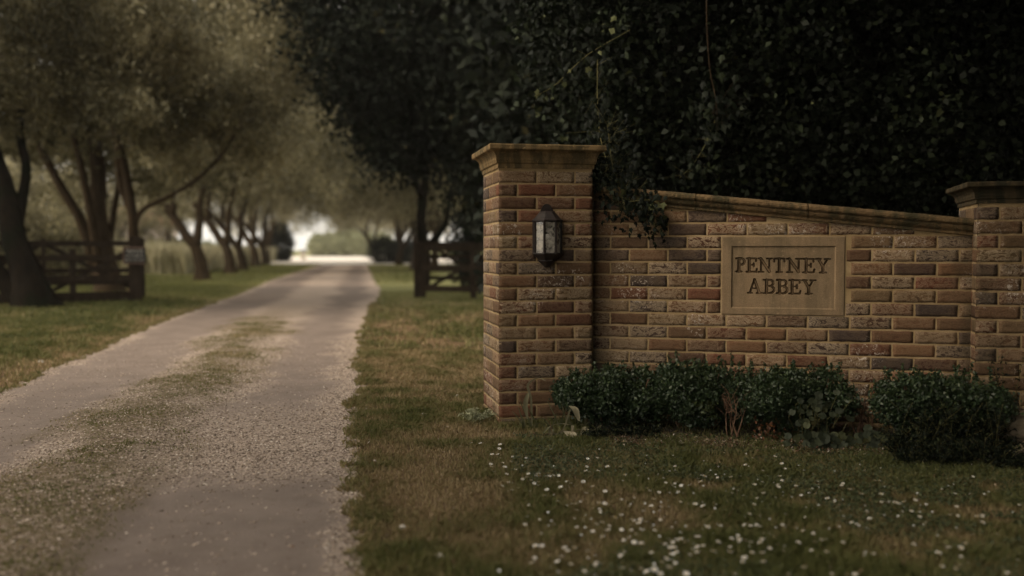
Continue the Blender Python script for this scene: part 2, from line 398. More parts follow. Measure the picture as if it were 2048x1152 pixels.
# drive: strip sheet with a lane coordinate
m, n, p, out = material('gravel_drive'); co = objco(n)
t = attr(n, 'lane'); ks = attr(n, 'grassy'); sm = attr(n, 'smoothpatch')
v1 = N(n, 'ShaderNodeTexVoronoi'); v1.inputs['Scale'].default_value = 95; n.links.new(co, v1.inputs['Vector'])
v2 = N(n, 'ShaderNodeTexVoronoi'); v2.inputs['Scale'].default_value = 210; n.links.new(co, v2.inputs['Vector'])
f = noise(n, 300, 3, .7, co); g = noise(n, 3, 5, .6, co)
peb = mixc(n, .45, ramp(n, v1.outputs['Color'], [(.1,(.16,.12,.095)),(.5,(.37,.29,.23)),(.9,(.56,.46,.38))]), ramp(n, v2.outputs['Color'], [(.1,(.20,.155,.125)),(.9,(.48,.39,.32))]))
flat = ramp(n, g, [(.3,(.165,.130,.110)),(.7,(.235,.188,.158))])
flat = mixc(n, 1.0, flat, ramp(n, f, [(.3,.7),(.7,1.3)]), 'MULTIPLY')
flat = mixc(n, ramp(n, noise(n, 9, 5, .7, co), [(.52,0.0),(.68,.55)]), flat, (.15,.115,.09))
c = mixc(n, sm, peb, flat)
soil = ramp(n, noise(n, 40, 5, .7, co), [(.3,(.070,.055,.026)),(.6,(.135,.098,.052)),(.8,(.21,.155,.095))])
kk = N(n, 'ShaderNodeMath', operation='MULTIPLY'); n.links.new(ks, kk.inputs[0]); n.links.new(ramp(n, noise(n, 26, 5, .7, co), [(.30,.25),(.56,.95)]), kk.inputs[1])
c = mixc(n, kk.outputs[0], c, soil)
n.links.new(c, p.inputs['Base Color']); p.inputs['Roughness'].default_value = .93; p.inputs['Specular IOR Level'].default_value = .12
hh = N(n, 'ShaderNodeMath', operation='ADD'); n.links.new(v1.outputs['Distance'], hh.inputs[0]); n.links.new(f, hh.inputs[1])
bump(n, p, hh.outputs[0], .5, .006); M['drive'] = m
def grassy(t, x, y):
    c = .50 + .06*(fbm(y, 0*y, .5, 41, 3)-.5) ; wd = .15 + .06*(fbm(y, 0*y, .8, 43, 3)-.5)
    k = 1 - np.abs(t-c)/wd
    nn = fbm(x*1.0, y*.5, 2.6, 45, 4)
    far = np.clip(1 - (y-12)/7, 0, 1)
    return np.clip((k*.95 + (nn-.5)*2.0 + .30 + .15*np.clip((6-y)/2,0,1))*1.05, 0, 1)*far*np.clip((k+.7)*2, 0, 1)
def smoothness(t, x, y):
    nn = fbm(x, y, .9, 51, 4)-.5; n2 = fbm(x, y, 6, 52, 3)-.5
    right = np.clip((.20-np.abs(t-.80+.02))/.05 , 0, 1)
    rn = np.clip((4.75 + nn*.9 + n2*.4 - y)/.8, 0, 1)*np.clip((.20+nn*.08+n2*.05-np.abs(t-.79))/.05, 0, 1)
    rf = np.clip((.15+nn*.2+n2*.12-np.abs(t-.80))/.08, 0, 1)*.97*np.clip((y-5.2)/1.5, 0, 1)
    lf = np.clip((.19+nn*.16+n2*.10-np.abs(t-.20))/.07, 0, 1)*.96
    return np.clip(np.maximum(np.maximum(rn, rf), lf), 0, 1)
ys = np.concatenate([np.linspace(-2, 12, 330), np.linspace(12.1, 40, 160), np.linspace(40.5, 100, 70)])
ts = np.linspace(0, 1, 60)
T, Yd = np.meshgrid(ts, ys); T = T.ravel(); Yd = Yd.ravel()
Xd = dl(Yd) + (dr(Yd)-dl(Yd))*T
gr = grassy(T, Xd, Yd); smo = smoothness(T, Xd, Yd)
def drive_z(t, x, y, gr=None):
    g = grassy(t, x, y) if gr is None else gr
    return .004 + .014*np.exp(-((t-.5)/.14)**2) + .012*g + .006*(fbm(x, y, 3, 61, 3)-.5)
nx = len(ts); ii = np.arange(len(T)).reshape(len(ys), nx)
Fd = np.stack([ii[:-1,:-1].ravel(), ii[:-1,1:].ravel(), ii[1:,1:].ravel(), ii[1:,:-1].ravel()], 1)
drive = link('gravel_drive', npmesh('gravel_drive', np.stack([Xd, Yd, drive_z(T, Xd, Yd, gr)+.002], 1), Fd, attrs={'lane':T,'grassy':gr,'smoothpatch':smo}, smooth=True), M['drive'])
put(drive, 'd', kind='structure')
# sunlit gravel court at the end of the avenue
m, n, p, out = material('pale_gravel_court'); co = objco(n)
n.links.new(ramp(n, noise(n, .6, 5, .7, co), [(.3,(.66,.60,.53)),(.7,(.78,.72,.65))]), p.inputs['Base Color']); p.inputs['Roughness'].default_value = .95
mb = MB(); mb.add([(-60,66,.03),(-7,66,.03),(8,90,.03),(10,150,.03),(-70,150,.03)], [(0,1,2,3,4)])
cg = mb.build('gravel_court', m); put(cg, 'c', kind='structure')

# ------------------------------------------------------------------ leaves, blades, pebbles
def rand_unit(n):
    v = rng.normal(size=(n,3)); return v/np.linalg.norm(v, axis=1, keepdims=True)
def leaf_quads(P, L, W, droop=.0, up=.3, N0=None, fold=.25):
    """rhombic folded leaves. P (n,3) centres"""
    n = len(P)
    a = rand_unit(n); a[:,2] -= droop; a /= np.linalg.norm(a, axis=1, keepdims=True)
    nn = rand_unit(n); nn[:,2] += up
    if N0 is not None: nn += N0
    b = np.cross(a, nn); b /= np.linalg.norm(b, axis=1, keepdims=True)+1e-9
    c = np.cross(b, a)
    L = np.broadcast_to(L, (n,))[:,None]; W = np.broadcast_to(W, (n,))[:,None]
    v = np.stack([P - a*L/2, P + b*W/2 + c*W*fold, P + a*L/2, P - b*W/2 + c*W*fold], 1)
    return v.reshape(-1,3), np.arange(n*4).reshape(n,4)
def crown_points(blobs, ncl, per, cr, seed=0, shell=.55, pockets=0):
    """leaf positions clustered on twigs through a union of ellipsoids; blobs (x,y,z,rx,ry,rz)"""
    r = np.random.default_rng(seed); B = np.array(blobs, float)
    vol = (B[:,3]*B[:,4]*B[:,5])**(.75); k = r.choice(len(B), ncl, p=vol/vol.sum())
    d = r.normal(size=(ncl,3)); d /= np.linalg.norm(d, axis=1, keepdims=True)
    rr = shell + (1-shell)*r.random(ncl)**.6
    rr *= 1 + .22*(r.random(ncl)-.35)
    C = B[k,:3] + d*B[k,3:]*rr[:,None]
    if pockets:
        nz = (fbm(C[:,0]+C[:,2]*.7, C[:,1]*.6+C[:,2]*.9, pockets, seed+3, 2) + fbm(C[:,2]*1.1+C[:,1]*.3, C[:,0]*.9-C[:,2]*.2, pockets*1.3, seed+9, 2))/2
        keep = nz > np.quantile(nz, .42); C = C[keep]; ncl = len(C)
        for _ in range(1): C = np.concatenate([C, C + r.normal(size=C.shape)*cr*1.2])[:int(ncl*1.5)]; ncl = len(C)
    P = np.repeat(C, per, 0) + r.normal(size=(ncl*per,3))*cr*np.array([1,1,.75])
    tc = np.repeat(r.random(ncl), per)
    return P, tc
def crown(name, parent, mat, blobs, ncl, per, cr, L, W, seed=0, droop=.3, shell=.5, tvar=.5, zmin=None, pockets=0):
    P, tc = crown_points(blobs, ncl, per, cr, seed, shell, pockets)
    if zmin is not None: P = P[P[:,2] > zmin]; tc = tc[:len(P)]
    n = len(P); s = .7 + .6*rng.random(n)
    V, Fq = leaf_quads(P, L*s, W*s, droop)
    t = np.clip(tvar*tc + (1-tvar)*rng.random(n), 0, 1)
    if pockets: t = np.clip(t + 1.3*(fbm(P[:,0]+.5*P[:,1], P[:,2]-.3*P[:,1], pockets*.8, seed+20, 3)-.5), 0, 1)
    return link(name, npmesh(name, V, Fq, tint=np.repeat(t, 4)), mat, parent)

def blades(xy, hgt, wid, tint, z0, name, mat, lean=.6, curve=True):
    n = len(xy); a = rng.random(n)*2*math.pi; l = rng.random(n)*lean; b = rng.random(n)*2*math.pi
    dx, dy = np.cos(a), np.sin(a); wx, wy = np.cos(b)*wid/2, np.sin(b)*wid/2
    base = np.stack([xy[:,0], xy[:,1], z0-.003], 1)
    side = np.stack([wx, wy, 0*wx], 1)
    mid = base + np.stack([dx*l*hgt*.3, dy*l*hgt*.3, hgt*.6], 1)
    tip = base + np.stack([dx*l*hgt, dy*l*hgt, hgt*(1-.25*l)], 1)
    V = np.stack([base-side, base+side, mid+side*.7, tip, mid-side*.7], 1).reshape(-1,3)
    o = np.arange(n)[:,None]*5
    Fq = o + np.array([[0,1,2,3,4]])
    return npmesh(name, V, Fq, tint=np.repeat(tint, 5))

WL = Vector((.485, 5.93, 0)); WRt = Vector((2.498, 5.40, 0))
WD = (WRt-WL).normalized(); WN = Vector((WD.y, -WD.x, 0)); WLEN = (WRt-WL).length
def wall_y(x): return 5.93 + (x-.485)*(-.53/2.013)

def lawn_xy(n, x0, x1, y0, y1, dens=None):
    x = x0 + (x1-x0)*rng.random(n); y = y0 + (y1-y0)*rng.random(n)
    t = drive_t(x, y)
    ok = (t < -.005+.02*rng.random(n)) | (t > 1.0-.02*rng.random(n))
    ok &= np.where(x > .45, y < wall_y(x)-.02, True)
    ok &= np.abs(x)/(y+1e-6) < .62
    inp = (np.abs((x-.15)*.982+(y-6.02)*.189) < .28) & (np.abs(-(x-.15)*.189+(y-6.02)*.982) < .28)
    ok &= ~inp
    bedf = 5.12 - (x-.9)*.23 + .07*(fbm(x, x*0, 4, 99, 3)-.5)                                  # planting bed in front of the wall: sparse
    inbed = (x > .45) & (y > bedf)
    ok &= ~(inbed & (rng.random(n) > .18))
    bare = fbm(x, y, 2.2, 71, 3)
    ok &= rng.random(n) < np.clip(.45 + (1-dryness(x, y))*.65, 0, 1)
    return np.stack([x[ok], y[ok]], 1)
parts = []
def grass_patch(n, x0, x1, y0, y1, h, wd):
    xy = lawn_xy(n, x0, x1, y0, y1); k = len(xy)
    dr_ = dryness(xy[:,0], xy[:,1])
    t = np.clip(dr_*.62 + .42*rng.random(k)**1.3 + .0 + (rng.random(k) > .965)*.35, 0, 1)
    hh = h*(.5+rng.random(k))*(1.15-.45*dr_)*(0.75+.6*fbm(xy[:,0], xy[:,1], 2.0, 81, 3))
    return xy, t, hh, np.full(k, wd)*(.7+.6*rng.random(k))
G = [grass_patch(230000, -.9, 3.6, 2.7, 4.4, .030, .0032), grass_patch(170000, -1.4, 3.4, 4.4, 6.2, .032, .0036),
     grass_patch(90000, -2.0, .2, 6.2, 10, .036, .0055), grass_patch(60000, -4.0, 2.5, 10, 24, .05, .012),
     grass_patch(90000, -7.5, -3.4, 6.5, 14, .045, .009), grass_patch(90000, -13, -4.6, 14, 30, .06, .016),
     grass_patch(60000, -22, -3, 30, 70, .09, .035)]
xy = np.concatenate([g[0] for g in G]); far_ = rng.random(len(xy)) < np.clip((xy[:,1]-14)/7, 0, 1); t_ = np.concatenate([g[1] for g in G]); h_ = np.concatenate([g[2] for g in G]); w_ = np.concatenate([g[3] for g in G])
q = far_; fgo = link('sunlit_far_grass', blades(xy[q], h_[q]*.6, w_[q], np.clip(t_[q]*1.2,0,1), ground_z(xy[q,0], xy[q,1]), 'sunlit_far_grass', M['grass_far'], 1.3), M['grass_far'])
put(fgo, 'g', 'verge grass beyond the gate posts, coloured paler to look sunlit', 'grass', kind='stuff')
q = ~far_; xy, h_, w_, t_ = xy[q], h_[q], w_[q], t_[q]
go = link('grass', blades(xy, h_, w_, t_, ground_z(xy[:,0], xy[:,1]), 'grass', M['grass'], 1.1), M['grass'])
put(go, 'grass', 'short patchy lawn grass, green and dry brown', 'grass', kind='stuff')
# grass on the crown of the drive
n_ = 150000; y = 2.6 + 12*rng.random(n_)**1.3; t = .3 + .4*rng.random(n_); x = dl(y) + (dr(y)-dl(y))*t
ok = rng.random(n_) < grassy(t, x, y)**1.3*.62*np.clip(3.4*fbm(x, y, 9, 96, 3)-.8, .15, 1); x, y, t = x[ok], y[ok], t[ok]; k = len(x)
hh = (.005+.010*rng.random(k))*(.5+1.2*fbm(x, y, 3, 91, 3)); tt = np.clip(.15+1.15*fbm(x, y, 2.5, 92, 3)*rng.random(k)**.8, 0, 1)
dg = link('drive_grass', blades(np.stack([x,y],1), hh, .0032+.0006*y, tt, drive_z(t, x, y), 'drive_grass', M['grass'], 1.3), M['grass'])
put(dg, 'g', 'low grass growing along the middle of the gravel drive', 'grass', kind='stuff')
# tufts along both drive edges hanging over the gravel
n_ = 26000; y = 2.6 + 16*rng.random(n_)**1.5; sd_ = rng.random(n_) < .55
x = np.where(sd_, dr(y)+.05-.12*rng.random(n_)**1.2, dl(y)-.05+.12*rng.random(n_)**1.2)
ok = fbm(x, y, 5, 95, 3) > .47; x, y, n_ = x[ok], y[ok], int(ok.sum())
tt = np.clip(.35+.5*rng.random(n_), 0, 1)
eg = link('edge_grass', blades(np.stack([x,y],1), (.02+.02*rng.random(n_)), .003+.0007*y, tt, .004+0*x, 'edge_grass', M['grass'], 1.3), M['grass'])
put(eg, 'g', 'grass creeping over the edges of the gravel drive', 'grass', kind='stuff')

# clover and plantain leaves between the blades
def small_leaves(n, x0, x1, y0, y1, L, zlo, zhi, sc, thr, seed):
    x = x0+(x1-x0)*rng.random(n); y = y0+(y1-y0)*rng.random(n)
    ok = (drive_t(x, y) > 1.02) & (y < wall_y(x)-.03) & (fbm(x, y, sc, seed, 4) > thr); x, y = x[ok], y[ok]; k = len(x)
    P = np.stack([x, y, ground_z(x,y)+zlo+(zhi-zlo)*rng.random(k)], 1)
    return leaf_quads(P, L*(.6+.8*rng.random(k)), L*.8*(.6+.8*rng.random(k)), 0, 2.6, fold=.1) + (np.clip(rng.random(k)**1.3,0,1),)
V1, F1, t1 = small_leaves(150000, .0, 3.6, 2.7, 5.3, .012, .008, .026, 1.6, .47, 101)
cl = link('clover', npmesh('clover', V1, F1, tint=np.repeat(t1,4)), M['clover'])
put(cl, 'c', 'dark clover and weed leaves mixed into the lawn', 'clover', kind='stuff')

# pebbles on the drive
OCT = np.array([(1,0,0),(0,1,0),(-1,0,0),(0,-1,0),(0,0,1),(0,0,-1)], float)
OF = np.array([(0,1,4),(1,2,4),(2,3,4),(3,0,4),(1,0,5),(2,1,5),(3,2,5),(0,3,5)])
def pebbles(x, y, z, s, name, mat, tint):
    k = len(x); d = OCT[None]*(.65+.7*rng.random((k,6,1)))
    a = rng.random(k)*6.28; ca, sa = np.cos(a)[:,None], np.sin(a)[:,None]
    sx = s*(.8+.5*rng.random(k)); sy = s*(.7+.4*rng.random(k)); sz = s*(.4+.3*rng.random(k))
    dx, dy, dz = d[...,0]*sx[:,None], d[...,1]*sy[:,None], d[...,2]*sz[:,None]
    V = np.stack([x[:,None]+dx*ca-dy*sa, y[:,None]+dx*sa+dy*ca, z[:,None]+dz], 2).reshape(-1,3)
    Fp = (np.arange(k)[:,None,None]*6+OF[None]).reshape(-1,3)
    return link(name, npmesh(name, V, Fp, tint=np.repeat(tint, 6)), mat)
M['pebble'] = foliage_mat('pebble', [(0,(.08,.058,.045)),(.3,(.18,.135,.105)),(.65,(.33,.26,.20)),(.92,(.50,.41,.33)),(1,(.68,.60,.52))], 0, .85, .2)
n_ = 150000; y = 2.6 + 8.5*rng.random(n_)**1.45; t = .0+1.0*rng.random(n_); t = np.where(rng.random(n_)<.12, t+rng.normal(size=n_)*.02, t); x = dl(y)+(dr(y)-dl(y))*t
ok = (rng.random(n_) > smoothness(t, x, y)*.965) & (rng.random(n_) > grassy(t, x, y)*.62) & (np.abs(x)/y < .56)
x, y, t = x[ok], y[ok], t[ok]; k = len(x)
pb = pebbles(x, y, drive_z(t, x, y)+.002, (.0036+.0060*rng.random(k)**2.5), 'gravel', M['pebble'], rng.random(k))
put(pb, 'p', 'loose pinkish grey gravel lying on the drive', 'gravel', kind='stuff')

# ================================================================== BRICKWORK
Z0 = .331 - .075*5   # a bed joint line
class Bricks:
    def __init__(s): s.V = []; s.F = []; s.t = []; s.pl = []; s.sd = []; s.n = 0; s.MV = []; s.MF = []
    def brick(s, O, u, nrm, u0, u1, z0, z1, ztop=None, nx=10, nz=4):
        nx = max(3, int(nx*(u1-u0)/.215)) 
        us = np.linspace(u0, u1, nx+1); zs = np.linspace(z0, z1, nz+1)
        U, Zz = np.meshgrid(us, zs)
        prot = .0009 + .0008*random.random()
        tilt = random.uniform(-.0004,.0004)
        jit = .0028
        U = U + (rng.random(U.shape)-.5)*jit*1.3; Zz = Zz + (rng.random(U.shape)-.5)*jit*1.3
        ramp_ = np.minimum(np.minimum((U-u0), (u1-U)), np.minimum(Zz-z0, z1-Zz)); ramp_ = np.clip(ramp_/.005, 0, 1)
        Dd = prot + tilt*(U-u0)/(u1-u0) + (rng.random(U.shape)-.5)*.0010 - .0005*(1-ramp_)
        if ztop is not None:
            Zz = np.minimum(Zz, ztop(U)-.001)
        # outer skirt ring sunk into the mortar
        def pt(a, b, c): return np.array(O)[None]*0 + np.array([O.x, O.y, O.z]) + np.outer(a, (u.x,u.y,u.z)) + np.outer(b, (0,0,1)) + np.outer(c, (nrm.x,nrm.y,nrm.z))
        V = pt(U.ravel(), Zz.ravel(), Dd.ravel()); rows = nz+1; cols = nx+1
        idx = np.arange(rows*cols).reshape(rows, cols)
        F = np.stack([idx[:-1,:-1].ravel(), idx[:-1,1:].ravel(), idx[1:,1:].ravel(), idx[1:,:-1].ravel()], 1)
        ring = np.concatenate([idx[0,:], idx[1:,-1], idx[-1,-2::-1], idx[-2:0:-1,0]])
        RV = pt(U.ravel()[ring], Zz.ravel()[ring], np.full(len(ring), -.014))
        b = rows*cols; k = len(ring); j = np.arange(k); j2 = (j+1) % k
        F2 = np.stack([ring[j2], ring[j], b+j, b+j2], 1)
        V = np.concatenate([V, RV]); F = np.concatenate([F, F2])
        s.V.append(V); s.F.append(F+s.n); s.n += len(V)
        r = random.random()
        tt = random.random()*.95 if r > .09 else random.random()*.1
        s.t.append(np.full(len(V), tt)); s.pl.append(np.full(len(V), random.choice((.10,.18,.3,.45,.6,.8))*(.8+.4*random.random()))); s.sd.append(np.full(len(V), random.random()*10))
    def mortar(s, O, u, nrm, u0, u1, z0, z1f, n=60, hole=None):
        us = np.linspace(u0, u1, n); 
        zz = np.linspace(0, 1, 70)
        U, T_ = np.meshgrid(us, zz); top = z1f(U); Zz = z0 + (top-z0)*T_
        D = -.0002 + (fbm(U, Zz, 40, 5, 3)-.5)*.0010
        V = np.array([O.x,O.y,O.z]) + U.ravel()[:,None]*np.array([u.x,u.y,0]) + Zz.ravel()[:,None]*np.array([0,0,1.]) + D.ravel()[:,None]*np.array([nrm.x,nrm.y,0])
        i = np.arange(U.size).reshape(U.shape)
        F = np.stack([i[:-1,:-1].ravel(), i[:-1,1:].ravel(), i[1:,1:].ravel(), i[1:,:-1].ravel()], 1)
        if hole is not None:
            uc = U.ravel()[F].mean(1); zc = Zz.ravel()[F].mean(1)
            F = F[~((uc > hole[0]+.012) & (uc < hole[1]-.012) & (zc > hole[2]+.012) & (zc < hole[3]-.012))]
        b = sum(len(v) for v in s.MV); s.MV.append(V); s.MF.append(F+b)
    def build(s, parent, shade0=0, right=None):
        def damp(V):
            d_ = shade0 + .55*np.exp(-np.clip(V[:,2],0,3)/.12)
            if right is not None: d_ = d_ + .75*np.exp(-np.clip(right-(V[:,0]*WD.x+V[:,1]*WD.y),0,9)/.16)  # shade of the right end painted in along with its stain
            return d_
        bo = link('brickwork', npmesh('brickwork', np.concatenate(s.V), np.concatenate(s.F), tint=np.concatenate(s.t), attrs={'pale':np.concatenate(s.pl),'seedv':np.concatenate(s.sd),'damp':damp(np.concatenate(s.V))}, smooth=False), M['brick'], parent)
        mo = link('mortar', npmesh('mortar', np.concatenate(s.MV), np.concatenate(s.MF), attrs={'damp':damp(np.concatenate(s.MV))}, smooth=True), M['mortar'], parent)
        return bo, mo
SJ = .0105
def lay(B, O, u, nrm, length, ztop_max, pattern, ztop=None, hole=None, zbot=-.04):
    r = 0; z = Z0
    while z < ztop_max:
        z0 = z + SJ/2; z1 = z + .075 - SJ/2
        spans = pattern(r)
        for a, b in spans:
            a2, b2 = max(a, 0), min(b, length)
            if b2 - a2 < .03: continue
            segs = [(a2, b2)]
            if hole and z0 > hole[2]-.03 and z1 < hole[3]+.03:
                segs = []
                if a2 < hole[0]-.035: segs.append((a2, min(b2, hole[0]-.006)))
                if b2 > hole[1]+.035: segs.append((max(a2, hole[1]+.006), b2))
            for sa, sb in segs:
                if sb-sa < .03: continue
                if ztop is not None:
                    tp = float(ztop(np.array([(sa+sb)/2]))[0])
                    if min(float(ztop(np.array([sa]))[0]), float(ztop(np.array([sb]))[0])) < z0+.006 and tp < z0+.02: continue
                    B.brick(O, u, nrm, sa, sb, z0, z1, ztop if tp < z1+.03 else None)
                else: B.brick(O, u, nrm, sa, sb, z0, z1)
        z += .075; r += 1

# ---- left pier
PU = Vector((.982,.189,0)).normalized(); PS = Vector((-.189,.982,0)).normalized()   # along its front, along its side (away)
P0 = Vector((-.074, 5.70, 0)); PW = .552; PTOP = 1.467
pier = empty('gate_pier', 'square brick gate pier with a lantern, at the drive end of the wall', 'pier', P0)
B = Bricks(); O = Vector((0,0,0))
def pat_pier(r):
    a = [.102,.215,.215] if r % 2 == 0 else [.215,.215,.102]
    out = []; x = 0
    for w_ in a: out.append((x, x+w_)); x += w_+SJ
    return out
def pat_side(r): return pat_pier(r+1)
top = lambda U: np.full_like(U, PTOP+.01)
for (o_, u_, n_v, pt_) in ((O, PU, -PS, pat_pier), (PS*PW, -PS, -PU, pat_side), (PU*PW, PS, PU, pat_side), (PU*PW+PS*PW, -PU, PS, pat_pier)):
    lay(B, o_, u_, n_v, PW, PTOP-.03, pt_); B.mortar(o_, u_, n_v, 0.004, PW-.004, -.05, top)
B.build(pier)
def cap_mesh(w, d, prof, apex, seed=0, nsub=14):
    """square moulded cap: prof list of (offset, z); local origin at the front-left body corner"""
    rs = []; 
    for o, z in prof:
        c = [(-o,-o),(w+o,-o),(w+o,d+o),(-o,d+o)]; ring = []
        for i in range(4):
            a, b = np.array(c[i]), np.array(c[(i+1)%4])
            for k in range(nsub):
                p_ = a + (b-a)*k/nsub; 
                ring.append((p_[0] + random.uniform(-.001,.001), p_[1]+random.uniform(-.001,.001), z+random.uniform(-.0012,.0012)))
        rs.append(ring)
    V = [v for r_ in rs for v in r_]; m_ = 4*nsub; F = []
    for i in range(len(rs)-1):
        for k in range(m_):
            k2 = (k+1)%m_; F.append((i*m_+k, i*m_+k2, (i+1)*m_+k2, (i+1)*m_+k))
    V.append((w/2, d/2, apex)); a = len(V)-1; t0 = (len(rs)-1)*m_
    for k in range(m_): F.append((t0+k, t0+(k+1)%m_, a))
    F.append(tuple(range(m_-1,-1,-1)))
    me = bpy.data.meshes.new('cap'); me.from_pydata(V, [], F); me.update(); return me
cav = [(.020+.036*(1-math.cos(a)), .047+.052*math.sin(a)) for a in np.linspace(0, math.pi/2, 7)]
cap_prof = [(-.01,0),(.007,.001),(.008,.026),(.016,.031),(.018,.042)] + cav + [(.062,.103),(.064,.108),(.064,.128),(.060,.134)]
def cap(parent, u, w, d, z, prof, apex, mat):
    o = link('cap', cap_mesh(w, d, prof, apex), mat, parent)
    o.location = (0,0,z); o.rotation_euler = (0,0,math.atan2(u.y, u.x)); return o
cap(pier, PU, PW, PW, PTOP, cap_prof, .168, M['cap_stone'])

# ---- wall between the piers
wall = empty('garden_wall', 'low brick wall with a sloping stone coping between the two gate piers', 'wall', WL)
def cop_b(U): return 1.292 - .1035*U            # underside of the coping
B = Bricks()
hole = (.749, 1.425, .628, 1.078)
def pat_wall(r):
    out = []; x = -.005 if r % 2 else -.118
    while x < WLEN+.2: out.append((x, x+.215)); x += .225
    return out
lay(B, O, WD, -WN if False else Vector((WD.y,-WD.x,0)), WLEN+.06, 1.30, pat_wall, ztop=cop_b, hole=hole)
NW = Vector((WD.y,-WD.x,0))
B.mortar(O, WD, NW, -.05, WLEN+.1, -.05, lambda U: cop_b(U)+.01, n=220, hole=hole)
B.mortar(WD*(WLEN+.1) - NW*.22, -WD, -NW, 0, WLEN+.15, -.05, lambda U: cop_b(WLEN+.1-U)+.01)
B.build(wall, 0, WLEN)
prof = [(-.25,.0),(.012,.0),(.018,.003),(.019,.013),(.013,.017),(.018,.021),(.030,.030),(.036,.042),(.034,.050),(.030,.054),(.047,.057),(.052,.066),(.051,.078),(.040,.088),(.015,.094),(-.11,.100),(-.25,.09),(-.27,.05)]
def loft(prof, u0, u1, zf, n=70, rough=.0016):
    V = []; F = []; k = len(prof)
    for i in range(n):
        uu = u0+(u1-u0)*i/(n-1); b = WD*uu
        for (dd, zz) in prof:
            v = b + NW*(dd+random.uniform(-rough,rough)); V.append((v.x, v.y, zf(uu)+zz+random.uniform(-rough,rough)))
    for i in range(n-1):
        for j in range(k):
            j2 = (j+1)%k; F.append((i*k+j, i*k+j2, (i+1)*k+j2, (i+1)*k+j))
    F.append(tuple(range(k-1,-1,-1))); F.append(tuple((n-1)*k+j for j in range(k)))
    return V, F
for a, b in ((-.02,.60),(.604,1.22),(1.224,WLEN+.02)):
    V, F = loft(prof, a, b, cop_b); mb = MB(); mb.add(V, F); mb.build('coping_stone', M['coping_stone'], wall)

# ---- right pier
QU = WD.copy(); QS = Vector((-QU.y, QU.x, 0)); Q0 = Vector((2.462, 5.275, 0)); QTOP = 1.245
pier2 = empty('gate_pier', 'lower brick gate pier at the shaded right end of the wall', 'pier', Q0)
B = Bricks()
for (o_, u_, n_v, pt_) in ((O, QU, -QS, pat_pier), (QS*PW, -QS, -QU, pat_side), (QU*PW, QS, QU, pat_side), (QU*PW+QS*PW, -QU, QS, pat_pier)):
    lay(B, o_, u_, n_v, PW, QTOP-.03, pt_); B.mortar(o_, u_, n_v, 0.004, PW-.004, -.05, lambda U: np.full_like(U, QTOP+.01))
B.build(pier2, .45)  # whole pier coloured darker for the shade it stands in
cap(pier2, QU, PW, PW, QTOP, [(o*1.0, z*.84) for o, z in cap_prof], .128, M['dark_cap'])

# ---- carved name plaque as a height field
PWd, PHt = .676, .449
nx_, nz_ = 560, 360
us = np.linspace(0, PWd, nx_+1); zs = np.linspace(0, PHt, nz_+1)
U, Zp = np.meshgrid(us, zs)
def seg(x0,y0,x1,y1,w): return ('s',x0,y0,x1,y1,w)
TH, TK = .010, .0158     # hairline, stem
LH = .076
def glyph(ch, w):
    h = LH; t = TK; n = TH; g = []
    if ch == 'P':
        sx = .30*w; g = [seg(sx,0,sx,h,t), seg(0.03*w,0,.6*w,0,n), seg(0,h,.55*w,h,n), ('a', .50*w, h-.245*h, .42*w, .245*h, -90, 90, t*.8), seg(sx,h,.52*w,h,n), seg(sx,h*.51,.52*w,h*.51,n)]
    if ch == 'E':
        sx = .26*w; g = [seg(sx,0,sx,h,t), seg(0,h,.90*w,h,n), seg(.90*w,h,.90*w,h*.80,n), seg(0,0,.93*w,0,n), seg(.93*w,0,.98*w,h*.22,n), seg(sx,h*.52,.66*w,h*.52,n), seg(.68*w,h*.40,.68*w,h*.64,n)]
    if ch == 'N':
        g = [seg(.20*w,0,.20*w,h,n), seg(.82*w,0,.82*w,h,n), seg(.17*w,h,.82*w,.03*h,t), seg(.0*w,h,.2*w,h,n), seg(.64*w,h,1.0*w,h,n), seg(.02*w,0,.38*w,0,n)]
    if ch == 'T':
        g = [seg(.5*w,0,.5*w,h,t), seg(.04*w,h,.96*w,h,n), seg(.04*w,h,.02*w,h*.78,n), seg(.96*w,h,.98*w,h*.78,n), seg(.24*w,0,.76*w,0,n)]
    if ch == 'Y':
        g = [seg(.5*w,0,.5*w,.45*h,t), seg(.5*w,.45*h,.16*w,h,t*.9), seg(.5*w,.45*h,.82*w,h,n), seg(0,h,.34*w,h,n), seg(.62*w,h,1.0*w,h,n), seg(.28*w,0,.72*w,0,n)]
    if ch == 'A':
        g = [seg(.14*w,0,.47*w,h,n), seg(.47*w,h,.84*w,0,t), seg(.27*w,.34*h,.70*w,.34*h,n), seg(0,0,.30*w,0,n), seg(.66*w,0,1.0*w,0,n)]
    if ch == 'B':
        sx = .28*w; g = [seg(sx,0,sx,h,t), seg(.02*w,h,.6*w,h,n), seg(.02*w,0,.6*w,0,n), seg(sx,h*.53,.6*w,h*.53,n),
             ('a', .56*w, h*.765, .30*w, .235*h, -90, 90, t*.75), ('a', .58*w, h*.265, .36*w, .265*h, -90, 90, t*.8)]
    return g
SD = np.full(U.shape, 1.0)
